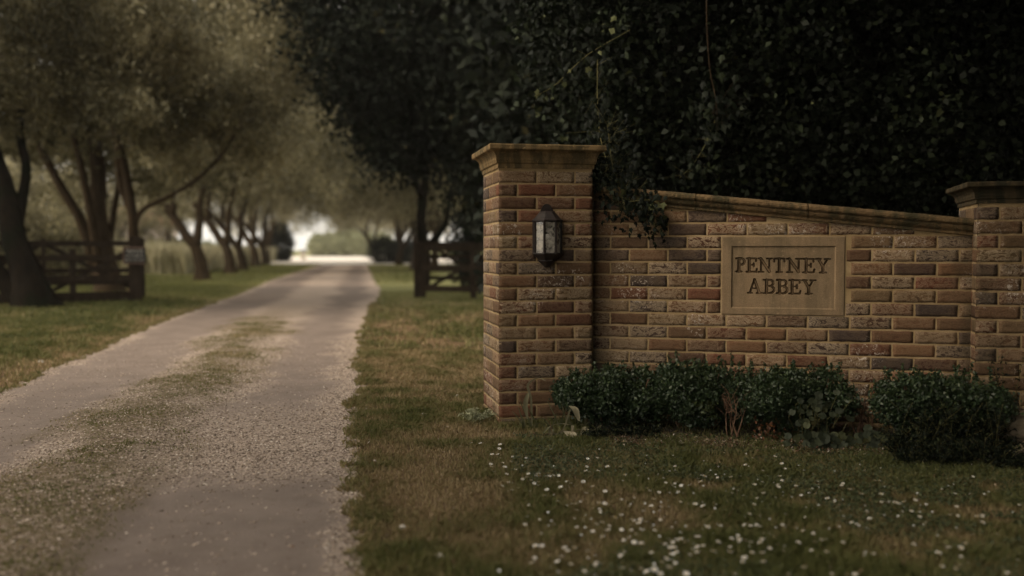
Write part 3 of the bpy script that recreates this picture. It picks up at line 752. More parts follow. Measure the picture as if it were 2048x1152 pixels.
def stroke(ox, oz, g):
    global SD
    for q in g:
        if q[0] == 's':
            _, x0, y0, x1, y1, w_ = q; ax, az, bx, bz = ox+x0, oz+y0, ox+x1, oz+y1
            dx, dz = bx-ax, bz-az; L2 = dx*dx+dz*dz+1e-12
            tt = np.clip(((U-ax)*dx+(Zp-az)*dz)/L2, 0, 1)
            d_ = np.hypot(U-ax-tt*dx, Zp-az-tt*dz) - w_/2
        else:
            _, cx, cy, rx, rz, a0, a1, w_ = q; pts = [(ox+cx+rx*math.cos(R(a)), oz+cy+rz*math.sin(R(a))) for a in np.linspace(a0, a1, 14)]
            d_ = np.full(U.shape, 1.0)
            for (ax, az), (bx, bz) in zip(pts[:-1], pts[1:]):
                dx, dz = bx-ax, bz-az; L2 = dx*dx+dz*dz
                tt = np.clip(((U-ax)*dx+(Zp-az)*dz)/L2, 0, 1); d_ = np.minimum(d_, np.hypot(U-ax-tt*dx, Zp-az-tt*dz)-w_/2)
        SD = np.minimum(SD, d_)
ku = PWd/1570; 
def row(txt, spans, ybase):
    for ch, (a, b) in zip(txt, spans):
        zb = PHt - (ybase + (a-262)*.006 - 90)/995*PHt
        stroke((a+6-80)*ku, zb, glyph(ch, (b-a-12)*ku))
row('PENTNEY', [(262,392),(397,545),(550,735),(750,897),(912,1110),(1122,1276),(1282,1470)], 538)
row('ABBEY', [(418,605),(615,775),(785,942),(948,1105),(1110,1290)], 806)
cut = np.clip(.5 - SD/.0016, 0, 1); cut = cut*cut*(3-2*cut)
ru0, ru1, rz0, rz1 = (213-80)*ku, (1528-80)*ku, PHt-(995-90)/995*PHt, PHt-(218-90)/995*PHt
rd = np.minimum(np.minimum(U-ru0, ru1-U), np.minimum(Zp-rz0, rz1-Zp)); rec = np.clip(.5+rd/.006, 0, 1)
Dp = .004 - .008*rec - .015*cut + (fbm(U, Zp, 120, 7, 3)-.5)*.0010
edge = np.minimum(np.minimum(U, PWd-U), np.minimum(Zp, PHt-Zp)); Dp -= .006*np.clip(1-edge/.006, 0, 1)**2
u0p, z0p = hole[0], hole[2]+.0005
V = (U.ravel()+u0p)[:,None]*np.array([WD.x,WD.y,0]) + (Zp.ravel()+z0p)[:,None]*np.array([0,0,1.]) + (Dp.ravel()+.002)[:,None]*np.array([NW.x,NW.y,0])
i = np.arange(U.size).reshape(U.shape)
Fq = np.stack([i[:-1,:-1].ravel(), i[:-1,1:].ravel(), i[1:,1:].ravel(), i[1:,:-1].ravel()], 1)
mask = (SD[:-1,:-1] < 0).ravel()
plaque = empty('name_plaque', 'carved stone name plaque reading PENTNEY ABBEY set into the brick wall', 'plaque', WL)
def sub(name, Fs, mat):
    used, inv = np.unique(Fs, return_inverse=True); return link(name, npmesh(name, V[used], inv.reshape(Fs.shape), smooth=True, tint=TNT[used]), mat, plaque)
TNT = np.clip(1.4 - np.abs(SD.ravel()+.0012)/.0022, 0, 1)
sub('stone_slab', Fq[~mask], M['plaque_stone']); sub('lettering', Fq[mask], M['letter_stone'])

# ---- wall lantern on the left pier
LT = empty('wall_lantern', 'black half lantern with glass panes and a bulb, fixed to the pier front', 'lantern')
def on_pier(px, py):
    a = at(px, py, 1.0) - Vector((0,0,H)); a = Vector((a.x, a.y, a.z))
    n_ = -PS; t_ = (P0).dot(n_)/a.dot(n_); q = Vector((0,0,H)) + a*t_; return (q-P0).dot(PU), q.z
lu, _ = on_pier(1093, 470); _, z441 = on_pier(1093, 443); _, z507 = on_pier(1093, 507); _, z408 = on_pier(1093, 408); _, z540 = on_pier(1093, 540)
LT.location = P0 + PU*lu + Vector((0,0,z507)) - PS*.004; LT.rotation_euler = (0,0,math.atan2(PU.y,PU.x))
hb = z441 - z507; W2 = .078; Dp_ = .088
plan = [(-W2,0),(-W2,-.035),(-.034,-Dp_),(.034,-Dp_),(W2,-.035),(W2,0)]
def ring(sc, z): return [(x*sc, y*sc, z) for x, y in plan]
def lantern_loft(levels):
    mb = MB(); V = []; F = []; k = len(plan)
    for sc, z in levels: V += ring(sc, z)
    for i in range(len(levels)-1):
        for j in range(k): j2 = (j+1)%k; F.append((i*k+j, i*k+j2, (i+1)*k+j2, (i+1)*k+j))
    F.append(tuple(range(k-1,-1,-1))); F.append(tuple((len(levels)-1)*k+j for j in range(k))); mb.add(V, F); return mb
lantern_loft([(1.04,hb-.004),(1.12,hb),(1.12,hb+.008),(.98,hb+.014),(.60,hb+.050),(.50,hb+.056),(.42,hb+.060)]).build('roof', M['iron'], LT, bevel=.0015)
lantern_loft([(1.10,.004),(1.10,-.004),(1.0,-.010),(.62,-.036),(.62,-.044),(.30,-.068),(.16,-.080)]).build('base', M['iron'], LT, bevel=.0015)
mb = MB()
zt = z408 - z507; prof2 = [(-.058,.0),(.058,.0),(.058,hb+.02),(.040,hb+.055)] + [(.030*math.cos(a), zt-.030+.030*math.sin(a)) for a in np.linspace(.3, math.pi-.3, 9)] + [(-.040,hb+.055),(-.058,hb+.02)]
k = len(prof2); mb.add([(x,-.007,z) for x, z in prof2]+[(x,.003,z) for x, z in prof2], [tuple(range(k)), tuple(range(2*k-1,k-1,-1))]+[(j, k+j, k+(j+1)%k, (j+1)%k) for j in range(k)])
mb.build('back_plate', M['iron'], LT)
for (x, y) in plan[1:5] + [plan[0], plan[5]]:
    mb = MB(); mb.box((x*.985, y*.985-.001, hb/2), (.0125,.0125,hb)); mb.build('frame_bar', M['iron'], LT, bevel=.002)
for a, b in zip(plan[:-1], plan[1:]):
    a3 = Vector((a[0]*.95, a[1]*.95, hb/2)); b3 = Vector((b[0]*.95, b[1]*.95, hb/2))
    mb = MB(); mb.bar(a3, b3, .002, hb-.002); mb.build('glass_pane', M['glass'], LT)
mb = MB(); mb.tube([(0,-.042,.004),(0,-.042,.022)], .013, 12); mb.build('bulb_collar', M['socket_white'], LT, True)
mb = MB(); mb.tube([(0,-.042,.022),(0,-.042,.040)], .017, 12); mb.build('bulb_holder', M['socket'], LT, True)
pr = [(.012,.040),(.013,.052),(.022,.068),(.0275,.084),(.026,.098),(.016,.110),(.003,.114)]
mb = MB(); mb.tube([(0,-.042,z) for r_, z in pr], [r_ for r_, z in pr], 16); mb.build('bulb', M['bulb'], LT, True)
for x in (-.055,.055):
    pass

# ================================================================== FENCES, GATE LEAVES, SIGN
def post_fence(label, A, B_, group, posts, rails, hpost, gatepost_w=.2, group_posts=None):
    """A = gate post base, B_ = far end. posts: fractions for small posts"""
    A, B_ = Vector(A), Vector(B_); d = (B_-A); rz = math.atan2(d.y, d.x)
    root = empty('post_and_rail_fence', label, 'fence', A)
    for f_ in posts:
        p_ = d*f_; mb = MB(); mb.box((p_.x, p_.y, hpost/2), (.10,.10,hpost), rz); mb.build('post', M['fence_wood'], root, bevel=.006)
    for z, th in rails:
        a = d.normalized()*.1; nrm = Vector((d.y,-d.x,0)).normalized()*.07
        if nrm.y > 0: nrm = -nrm
        mb = MB(); mb.bar(a+nrm+Vector((0,0,z)), d+nrm+Vector((0,0,z)), .035, th); mb.build('rail', M['fence_wood'], root, bevel=.004)
    return root
def gate_post(label, A, h, w_=.2, rz=0):
    root = empty('gate_post', label, 'post', A, rz)
    mb = MB(); mb.box((0,0,h/2-.02), (w_,w_,h+.0)); mb.build('shaft', M['fence_wood'], root, bevel=.01)
    mb = MB(); mb.box((0,0,h+.005-.02), (w_*1.02,w_*1.02,.03), 0, None, .7); mb.build('weathered_top', M['fence_wood'], root)
    return root
def gate_leaf(label, A, B_, h=1.12):
    A, B_ = Vector(A), Vector(B_); d = B_-A; root = empty('field_gate', label, 'gate', A)
    for z in (.18,.40,.62,.86,h):
        mb = MB(); mb.bar(Vector((0,0,z)), d+Vector((0,0,z)), .03, .085 if z < h else .10); mb.build('bar', M['fence_wood'], root)
    for f_ in (.0,.5,1.0):
        p_ = d*f_; mb = MB(); mb.box((p_.x,p_.y,(h+.1)/2+.06), (.07,.06,h-.02), math.atan2(d.y,d.x)); mb.build('stile', M['fence_wood'], root)
    nrm = Vector((d.y,-d.x,0)).normalized()*.035
    for a, b in ((0,.5),(.5,0),(.5,1),(1,.5)):
        za, zb = (.18, h) ; mb = MB(); mb.bar(d*a+nrm+Vector((0,0,za)), d*b+nrm+Vector((0,0,zb)), .025, .075); mb.build('brace', M['fence_wood'], root)
    return root
GL = Vector((-6.84,18.1,0)); GR = Vector((-1.94,20.96,0))
gate_post('thick dark gate post on the left of the drive, carrying the small sign', GL, 1.25, .21, .3)
gate_post('thick dark gate post on the right of the drive, with no sign on it', GR, 1.16, .25, .1)
post_fence('dark post and rail fence running left from the gate post with the sign', GL, (-10.9,15.75,0), '', (.225,.62,1.0), ((.14,.11),(.50,.11),(.86,.11),), 1.02)
post_fence('dark post and rail fence running behind the brick pier on the right', GR, (2.4,18.6,0), '', (.265,.62,1.0), ((.20,.12),(.62,.12),(1.04,.12)), 1.12)
gate_leaf('open wooden field gate with cross braces folded back on the left verge', (-6.95,18.75,0), (-10.1,17.5,0))
gate_leaf('open wooden field gate with cross braces folded back on the right verge', (-1.80,21.4,0), (1.5,20.6,0))
sg = empty('notice_sign', 'small square black notice with pale words on the left gate post', 'sign', at(269,528,17.93))
sg.rotation_euler = (0,0,.12)
sw, sh = .39, .31
mb = MB(); mb.box((0,0,sh/2), (sw,.02,sh)); mb.build('board', M['sign_black'], sg)
mb = MB()
for c_, s_ in (((0,-.012,.012),(sw,.014,.026)),((0,-.012,sh-.018),(sw,.014,.036)),((-sw/2+.012,-.012,sh/2-.003),(.026,.014,sh-.064))): mb.box(c_, s_)
mb.build('frame', M['sign_frame'], sg)
fc = []
for i_, (tx, z, sz) in enumerate((('PRIVATE', .200, .078), ('NO PUBLIC', .128, .062), ('RIGHT OF WAY', .056, .052))):
    cu = bpy.data.curves.new('lettering', 'FONT'); cu.body = tx; cu.size = sz; cu.align_x = 'CENTER'; cu.extrude = .001
    to = bpy.data.objects.new('tmp', cu); me = bpy.data.meshes.new_from_object(to); bpy.data.objects.remove(to)
    o_ = link('lettering', me, M['sign_white'], sg); o_.location = (.008,-.0125,z); o_.rotation_euler = (math.pi/2,0,0)

# ================================================================== TREES
def limb(mb, pts, r0, r1, seg=10, rough=.18, flare=0):
    P = spline(pts, 6); n = len(P); rad = [r0+(r1-r0)*(i/(n-1))**.8 for i in range(n)]
    if flare:
        for i in range(n):
            z = P[i][2]; rad[i] *= 1 + flare*math.exp(-max(z,0)/.28)
    mb.tube(P, rad, seg, rough)
def tree(name, label, cat, base, limbs, barkm, crowns, group=None):
    root = empty(name, label, cat, base, 0, group); b = Vector(base); mb = MB()
    for L_ in limbs:
        limb(mb, [Vector(p)-b for p in L_[0]], L_[1], L_[2], flare=L_[3] if len(L_) > 3 else 0)
    mb.build('trunk', barkm, root, smooth=True)
    for c_ in crowns:
        bl = [(x-b.x, y-b.y, z, rx, ry, rz) for x, y, z, rx, ry, rz in c_['blobs']]
        crown('crown', root, c_['mat'], bl, c_['n'], c_['per'], c_['cr'], c_['L'], c_['W'], c_.get('seed',0), c_.get('droop',.3), c_.get('shell',.5), .72, None, 1.0 if c_['mat'] is M['avenue_leaf'] else 0)
    return root
# near left tree (leaning trunk in front of the fence)
a = lambda px, py, Y: at(px, py, Y)
bA = ground(72,622); YA = bA.y
tree('avenue_tree', 'old leaning tree standing in front of the left fence at the picture edge', 'tree', bA,
  [([bA-Vector((0,0,.1)), a(58,560,YA), a(30,480,YA), a(10,380,YA+.3), a(-40,230,YA+.5), a(-90,0,YA+.8)], .27, .12, .9),
   ([a(28,480,YA), a(48,380,YA+.5), a(52,330,YA+.7), a(40,250,YA+.9), a(60,120,YA+1), a(90,-20,YA+1)], .10, .045),
   ([bA+Vector((-.1,.2,-.1)), a(-20,520,YA+.4), a(-60,380,YA+.8)], .2, .1)],
  M['bark_dark'], [dict(blobs=[(-9.5,16.5,4.9,3.2,2.6,1.9),(-7.6,17,5.1,2.2,2.2,1.7),(-11,16,4.2,2.5,2.2,2.0),(-8.6,14.5,5.4,2.5,2.0,1.4),(-9.4,17.8,3.0,1.0,.8,.9),(-6.9,17.2,3.9,1.1,1.2,1.0)], mat=M['avenue_leaf'], n=1900, per=40, cr=.15, L=.115, W=.046, seed=1, droop=.7)])
bB = Vector((-9.0,22.5,0)); YB = 22.5
tree('avenue_tree', 'many stemmed tree fanning out behind the left field gate', 'tree', bB,
  [([bB+Vector((-.1,0,-.1)), a(205,500,YB), a(195,430,YB), a(196,330,YB), a(170,180,YB)], .30, .13, .4),
   ([a(195,505,YB)-Vector((0,0,.6)), a(165,450,YB-.3), a(120,370,YB-.5), a(80,290,YB-.7), a(50,190,YB-.8), a(40,90,YB-.8)], .14, .05),
   ([a(196,490,YB-.3)-Vector((0,0,.4)), a(180,420,YB-.5), a(162,330,YB-.6), a(148,270,YB-.7), a(140,170,YB-.8), a(150,60,YB-.8)], .11, .04),
   ([a(215,490,YB)-Vector((0,0,.5)), a(225,440,YB+.4), a(250,300,YB+.5), a(265,180,YB+.6)], .10, .04)],
  M['bark'], [dict(blobs=[(-9.8,22.5,6.0,3.4,3,2.4),(-7.9,22.8,6.4,2.6,2.6,2.3),(-12,23,5.3,3,2.4,2.6),(-10.6,23.5,3.2,1.6,1.0,1.3),(-8.6,23.6,3.3,1.3,1.0,1.1),(-12.8,23.5,2.6,1.6,1.0,1.6)], mat=M['avenue_leaf'], n=1600, per=40, cr=.19, L=.14, W=.06, seed=2, droop=.6)])
bC = Vector((-7.95,21.0,0)); YC = 21
tree('avenue_tree', 'tree behind the sign post with one long bough sweeping right over the verge', 'tree', bC,
  [([bC-Vector((0,0,.1)), a(268,520,YC), a(266,440,YC), a(250,340,YC), a(225,240,YC)], .14, .08, .3),
   ([a(266,460,YC), a(285,420,YC), a(340,392,YC), a(395,358,YC-.3), a(450,300,YC-.6), a(500,200,YC-1), a(530,90,YC-1.2)], .062, .02),
   ([a(266,430,YC), a(240,360,YC), a(235,250,YC), a(240,120,YC)], .09, .04)],
  M['bark'], [dict(blobs=[(-6.4,20,4.9,2.3,2.0,1.8),(-5.6,21.5,5.6,1.7,2.2,2.0),(-7.8,20,5.6,2.2,2,1.8),(-6.6,21.6,3.4,1.3,1.0,.9),(-5.2,21.6,3.6,.9,1.0,.8)], mat=M['avenue_leaf'], n=1150, per=40, cr=.18, L=.125, W=.052, seed=3, droop=.6)])
# the row of avenue trees going away on the left: one built, the rest copied
def copy_thing(src, loc, rz, sc, label, group):
    r = src.copy(); COL.objects.link(r); r.location = loc; r.rotation_euler = (0,0,rz); r.scale = (sc,sc,sc); r['label'] = label; r['group'] = group
    for ch in [o for o in S.objects if o.parent == src]:
        c_ = ch.copy(); COL.objects.link(c_); c_.parent = r
    return r
bD = ground(405,561); YD = bD.y
T1 = tree('avenue_tree', 'leaning avenue tree with a forked trunk, nearest of the far left row', 'tree', bD,
  [([bD-Vector((0,0,.1)), a(402,530,YD), a(392,495,YD), a(375,475,YD), a(345,430,YD), a(310,390,YD)], .24, .12, .35),
   ([a(393,490,YD), a(398,450,YD), a(402,400,YD), a(430,300,YD)], .17, .08),
   ([a(345,430,YD), a(350,360,YD), a(380,250,YD)], .14, .07)],
  M['bark'], [dict(blobs=[(bD.x-.5,YD,6.2,4.0,3.6,3.3),(bD.x+1.8,YD-.5,7.5,3.4,3.2,3.6),(bD.x+.5,YD,10,3.6,3.4,3.0),(bD.x-3.4,YD,4.6,2.6,2.6,2.3),(bD.x+3.0,YD,4.9,2.2,2.4,2.0)], mat=M['avenue_leaf'], n=1100, per=42, cr=.36, L=.17, W=.075, seed=4, droop=.5, shell=.45)], 'trees in the far avenue')
spots = [((462,548),-.15,1.05,'second tree of the far left avenue row, leaning left'),((486,541),.2,1.0,'third tree of the far left avenue row'),
         ((512,533.5),-.3,1.15,'fourth tree of the far left avenue row'),((532,530),.1,1.1,'fifth tree of the far left avenue row, beside the dark yew')]
for (px, py), rz, sc, lb in spots: copy_thing(T1, ground(px,py), rz, sc, lb, 'trees in the far avenue')
# right-hand avenue
for loc, rz, sc, lb in (((-4.9,50,0),2.6,1.0,'first slanting avenue tree on the right of the drive, beyond the gate'),((-3.6,46,0),1.9,.9,'slim slanting avenue tree just left of the right gate post'),
                        ((-7.5,66,0),2.9,1.05,'far avenue tree on the right of the drive'),((-3.0,64,0),3.6,1.1,'far tree set back from the drive on the right'),((3.5,52,0),1.0,1.2,'far tree hidden behind the right gate and pier'),((-12.0,88,0),0.6,1.0,'last avenue tree on the left before the gravel court'),
       ((-19.0,77,0),2.2,1.2,'avenue tree arching over the far end of the drive from the left'),((-9.8,84,0),4.1,1.2,'avenue tree arching over the far end of the drive from the right'),
       ((-28.9,118,0),.3,1.0,'background tree left of the bright gap at the end of the drive'),((-21.5,168,0),1.3,1.25,'background tree rising behind the tallest clipped hedge'),((-30,185,0),5.0,1.1,'background tree beyond the court, left of the clipped hedges'),((-15,150,0),2.4,1.1,'background tree behind the right hand clipped hedge'),
       ((-1.5,88,0),5.1,1.15,'background tree seen between the two gate posts on the right'),((-7,105,0),3.3,1.1,'background tree beyond the slanting trees of the right row'),((-27,78,0),2.0,1.1,'background tree on the meadow side of the left row'),((-42,88,0),0.2,1.2,'background tree beyond the meadow near the cottage')):
    copy_thing(T1, loc, rz, sc, lb, 'trees in the far avenue')

# dark evergreen tree over the right verge
YE = 24.0; bE = Vector((-2.15,YE,0))
tree('holm_oak', 'big dark leafed tree overhanging the right verge behind the gate', 'tree', bE,
  [([bE-Vector((0,0,.1)), a(848,500,YE), a(842,430,YE), a(850,340,YE), a(830,200,YE), a(850,60,YE)], .135, .09, .2),
   ([a(858,490,YE), a(880,465,YE), a(893,440,YE), a(900,380,YE)], .09, .05),
   ([a(846,400,YE), a(800,300,YE-1), a(740,200,YE-2)], .08, .04)],
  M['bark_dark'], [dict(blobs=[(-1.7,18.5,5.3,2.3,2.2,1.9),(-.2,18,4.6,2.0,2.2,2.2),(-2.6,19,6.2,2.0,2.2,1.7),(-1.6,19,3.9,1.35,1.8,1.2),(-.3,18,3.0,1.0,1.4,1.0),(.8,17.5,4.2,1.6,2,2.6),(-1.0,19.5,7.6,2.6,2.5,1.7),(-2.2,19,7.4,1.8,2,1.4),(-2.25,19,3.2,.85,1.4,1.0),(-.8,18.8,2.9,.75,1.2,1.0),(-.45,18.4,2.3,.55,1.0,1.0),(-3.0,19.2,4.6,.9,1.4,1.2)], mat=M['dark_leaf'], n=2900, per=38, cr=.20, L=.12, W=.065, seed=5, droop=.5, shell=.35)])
# ivy-covered trees behind the wall
tree('ivy_clad_tree', 'dark ivy clad tree rising directly behind the brick wall', 'tree', (1.9,8.6,0),
  [([(1.9,8.6,-.1),(1.85,8.6,1.5),(2.0,8.5,3.2),(2.1,8.4,5.4)], .30, .2, .3), ([(2.0,8.5,3.2),(2.6,7.4,4.6),(2.9,5.8,5.6)], .15, .08), ([(2.0,8.6,2.6),(1.2,8.2,3.6),(.6,7.6,4.8)], .12, .06)],
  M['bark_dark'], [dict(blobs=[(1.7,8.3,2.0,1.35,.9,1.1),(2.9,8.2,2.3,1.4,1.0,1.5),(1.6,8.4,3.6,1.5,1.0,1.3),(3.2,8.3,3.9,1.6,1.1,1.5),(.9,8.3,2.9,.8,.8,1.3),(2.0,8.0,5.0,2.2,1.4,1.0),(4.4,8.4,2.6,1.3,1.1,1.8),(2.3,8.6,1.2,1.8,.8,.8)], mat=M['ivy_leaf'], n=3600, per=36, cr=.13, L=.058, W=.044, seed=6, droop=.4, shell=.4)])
tree('yew_tree', 'black looking dense yew far behind the right half of the wall', 'tree', (5.2,12.5,0),
  [([(5.2,12.5,-.1),(5.1,12.5,3),(5.3,12.5,6)], .35, .2, .3)],
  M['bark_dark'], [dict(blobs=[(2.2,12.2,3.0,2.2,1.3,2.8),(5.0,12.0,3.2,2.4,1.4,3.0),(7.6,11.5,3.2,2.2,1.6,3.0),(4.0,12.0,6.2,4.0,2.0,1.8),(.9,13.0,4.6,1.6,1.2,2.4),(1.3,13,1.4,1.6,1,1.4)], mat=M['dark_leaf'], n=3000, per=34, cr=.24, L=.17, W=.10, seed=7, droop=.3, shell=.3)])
# unseen canopy above the frame, boughs placed to darken the wall
tree('unseen_shade_tree', 'unseen tall tree, boughs placed to shade the right end of the wall', 'tree', (5.6,6.6,0),
  [([(5.6,6.6,-.1),(5.5,6.6,3),(5.0,6.2,5)], .4, .25, .3), ([(5.2,6.4,4.2),(3.8,5.0,5.2),(2.6,3.8,5.6)], .18, .07), ([(5.2,6.4,4.2),(4.4,4.0,4.9),(4.2,2.2,5.3)], .18, .07), ([(4.6,4.6,4.7),(2.4,3.6,4.5),(.4,3.0,4.3)], .12, .04)],
  M['bark_dark'], [dict(blobs=[(.5,3.4,4.0,1.3,1.6,.5),(-.3,2.2,4.1,1.0,1.5,.45),(1.9,3.6,4.0,1.3,1.6,.6),(1.2,1.4,4.1,1.5,1.5,.5),(2.3,3.2,3.1,1.2,1.5,.45),(3.4,3.0,3.0,1.2,1.6,.45),(2.6,1.0,2.9,1.4,1.4,.5),(4.3,4.0,2.9,.8,1.2,.6),(3.2,4.2,4.3,2.2,2.4,.8),(3.6,2.2,4.0,2.4,2.4,.8),(2.6,1.2,4.2,1.6,1.8,.7),(5.8,3.4,2.6,.8,2.0,1.6),(4.8,2.4,4.6,2.2,2.6,1.0),(5.0,6.0,5.2,2.4,2.0,1.2),(2.2,6.8,5.4,2.2,1.4,.9),(4.6,.2,4.6,2.0,2.0,1.0),(4.6,4.6,2.6,.7,1.6,1.4)], mat=M['ivy_leaf'], n=4200, per=30, cr=.2, L=.15, W=.11, seed=8, droop=.3, shell=.3)])

tree('unseen_shade_tree', 'unseen tree added beside the camera to shade the near left part of the drive', 'tree', (-6.2,1.6,0),  # out of view, added to darken the near left drive
  [([(-6.2,1.6,-.1),(-6.1,1.6,2.6),(-5.4,2.0,4.2)], .3, .2, .3)],
  M['bark_dark'], [dict(blobs=[(-4.6,2.6,3.9,1.8,2.2,.8),(-3.6,1.2,3.6,1.4,1.6,.7),(-5.6,4.4,3.9,1.6,1.8,.9)], mat=M['avenue_leaf'], n=1300, per=30, cr=.2, L=.15, W=.10, seed=9, droop=.3, shell=.3)])
tree('unseen_shade_boughs', 'dense low boughed tree just out of view on the right of the lawn', 'tree', (5.4,1.0,0),  # out of view, added to darken the right side
  [([(5.4,1.0,-.1),(5.4,1.0,2),(5.4,1.2,4)], .3, .2, .3)],
  M['bark_dark'], [dict(blobs=[(5.0,.5,1.8,1.2,2.6,2.0),(5.2,3.0,2.0,1.0,1.6,2.0),(3.2,-1.2,2.6,2.0,1.2,1.6),(2.2,-4.2,2.6,2.4,1.2,2.6),(5.2,-3.2,3.0,2.0,1.4,3.0),(.2,-5.6,3.2,2.0,1.2,2.6)], mat=M['dark_leaf'], n=3000, per=30, cr=.24, L=.18, W=.12, seed=10, droop=.3, shell=.3)])
# dark yew at the far end of the left avenue, shrubs and hedges beyond
def bush(name, label, cat, blobs, mat, n_, per, cr, L, W, seed, group=None, stem=True, droop=.2, shell=.6):
    B0 = blobs[0]; root = empty(name, label, cat, (B0[0],B0[1],0), 0, group)
    bl = [(x-B0[0], y-B0[1], z, rx, ry, rz) for x,y,z,rx,ry,rz in blobs]
    crown('foliage', root, mat, bl, n_, per, cr, L, W, seed, droop, shell, zmin=.0)
    if stem:
        mb = MB()
        for k in range(5):
            a_ = k*1.3; r_ = B0[3]*.45
            limb(mb, [(.03*math.cos(a_),.03*math.sin(a_),-.03),(r_*.5*math.cos(a_),r_*.5*math.sin(a_),B0[2]*.6),(r_*math.cos(a_),r_*math.sin(a_),B0[2]*1.1)], .02*B0[5]*2, .006, 6)
        mb.build('stem', M['bark'], root, smooth=True)
    return root
e = ground(561,523); bush('yew_bush', 'tall dark yew bush at the far end of the left avenue row', 'bush', [(e.x,e.y,1.5,1.0,1.0,1.7)], M['dark_leaf'], 260, 30, .2, .18, .10, 11)
bush('laurel_bush', 'dark bush standing behind the right field gate next to the pier', 'bush', [(-.75,25.5,1.2,.75,1.0,1.3),(.3,25,1.5,.8,1.0,1.6)], M['dark_leaf'], 420, 30, .16, .12, .07, 13)
e = ground(772,527); bush('laurel_bush', 'dark green rounded bush on the right verge beyond the drive bend', 'bush', [(e.x,e.y,.8,1.2,1.2,1.1),(e.x+1.6,e.y,.7,1.2,1.2,.9)], M['dark_leaf'], 300, 30, .2, .16, .10, 12)
for i_, (px, w_, h_, lb) in enumerate(((645,2.2,3.0,'pale clipped hedge block beyond the court, left of the tallest one'),(693,4.0,3.3,'tallest pale clipped hedge dome closing the end of the drive'),(748,3.2,3.2,'pale green hedge block behind the right avenue trees'))):
    Yh = 150; X_ = (px-1024)/FOC*Yh
    bush('clipped_hedge', lb, 'hedge', [(X_,Yh,h_*.5,w_*.9,1.5,h_*.55),(X_-w_*.3,Yh,h_*.55,w_*.55,1.5,h_*.55),(X_+w_*.3,Yh,h_*.5,w_*.6,1.5,h_*.6)], M['hedge_leaf'], 500, 30, .25, .35, .2, 20+i_, 'clipped hedges beyond the court', stem=False)
# undergrowth behind the left fence
for i_, (x_, y_, w_, h_, lb) in enumerate(((-15.5,27,3.0,2.6,'dark undergrowth bush seen through the fence at the left edge'),(-15.0,31,1.6,2.0,'dark bush behind the many stemmed tree'),(-19,34,4.0,4.5,'tall dim thicket behind the leaning tree'))):
    bush('thicket_bush', lb, 'bush', [(x_,y_,h_*.5,w_,1.5,h_*.55),(x_+w_*.6,y_+.5,h_*.4,w_*.6,1.2,h_*.45)], M['avenue_leaf'], 500, 34, .28, .15, .07, 30+i_)
# distant hedgerow beyond the meadow
for i_, (px, Yh, w_, h_, lb) in enumerate(((330,85,2.6,1.5,'dark green shrub at the near end of the far hedgerow beside the pale house'),(385,92,3.0,1.4,'low shrub in the far hedgerow behind the meadow'),(180,80,7,5,'broad tree like shrub behind the left fence line'),(60,80,8,6,'broad thicket behind the left edge trees'))):
    X_ = (px-1024)/FOC*Yh; bush('hedgerow_shrub', lb, 'shrub', [(X_,Yh,h_*.5,w_,1.5,h_*.55),(X_+w_*.4,Yh,h_*.4,w_*.7,1.5,h_*.45)], M['hedge_leaf' if i_ < 2 else 'avenue_leaf'], 260, 30, .35, .3, .16, 40+i_, stem=False)
# far woods closing the view behind the wall and left
P_, tc = crown_points([(x_, 105+6*math.sin(x_), 4.0, 7, 3, 5.5) for x_ in range(-110, -48, 8)] + [(x_, 62+4*math.sin(x_), 3.5, 4, 3, 4.5) for x_ in range(-62, -30, 6)], 900, 26, .7, 51, .3)
V_, F_ = leaf_quads(P_, .5*(.7+.6*rng.random(len(P_))), .28, .3)
fw = link('woodland', npmesh('woodland', V_, F_, tint=np.repeat(rng.random(len(P_))*.7, 4)), M['avenue_leaf']); put(fw, 'w', 'olive brown woodland closing the view on the far left', 'woodland', kind='stuff')
P_, tc = crown_points([(x_, 60+8*math.sin(x_*.9), 4.5, 6, 3, 5.5) for x_ in range(6, 60, 6)] + [(x_, 30+3*math.sin(x_), 3.5, 3.2, 2, 4.2) for x_ in (3.5, 8, 12, 17, 22)], 2600, 26, .6, 50, .3)
V_, F_ = leaf_quads(P_, .35*(.7+.6*rng.random(len(P_))), .2, .3)
fw = link('woodland', npmesh('woodland', V_, F_, tint=np.repeat(rng.random(len(P_)), 4)), M['dark_leaf']); put(fw, 'w', 'dim woodland closing the view behind the wall', 'woodland', kind='stuff')
# pale meadow
n_ = 60000; x = -34+24*rng.random(n_); y = 40+50*rng.random(n_)**1.5
ok = (x > -34) & (x < -11.6-(y-38)*.155-1.2) ; x, y = x[ok], y[ok]; k = len(x)
md = link('meadow', blades(np.stack([x,y],1), 1.0+.5*rng.random(k)*(.6+.8*fbm(x,y,.3,5,2)), .05+.0006*y, np.clip(.25+.6*rng.random(k)+.3*(fbm(x,y,.4,6,3)-.5),0,1), 0*x, 'meadow', M['meadow'], .5), M['meadow'])
put(md, 'm', 'tall pale meadow grass behind the avenue trees', 'meadow', kind='stuff')

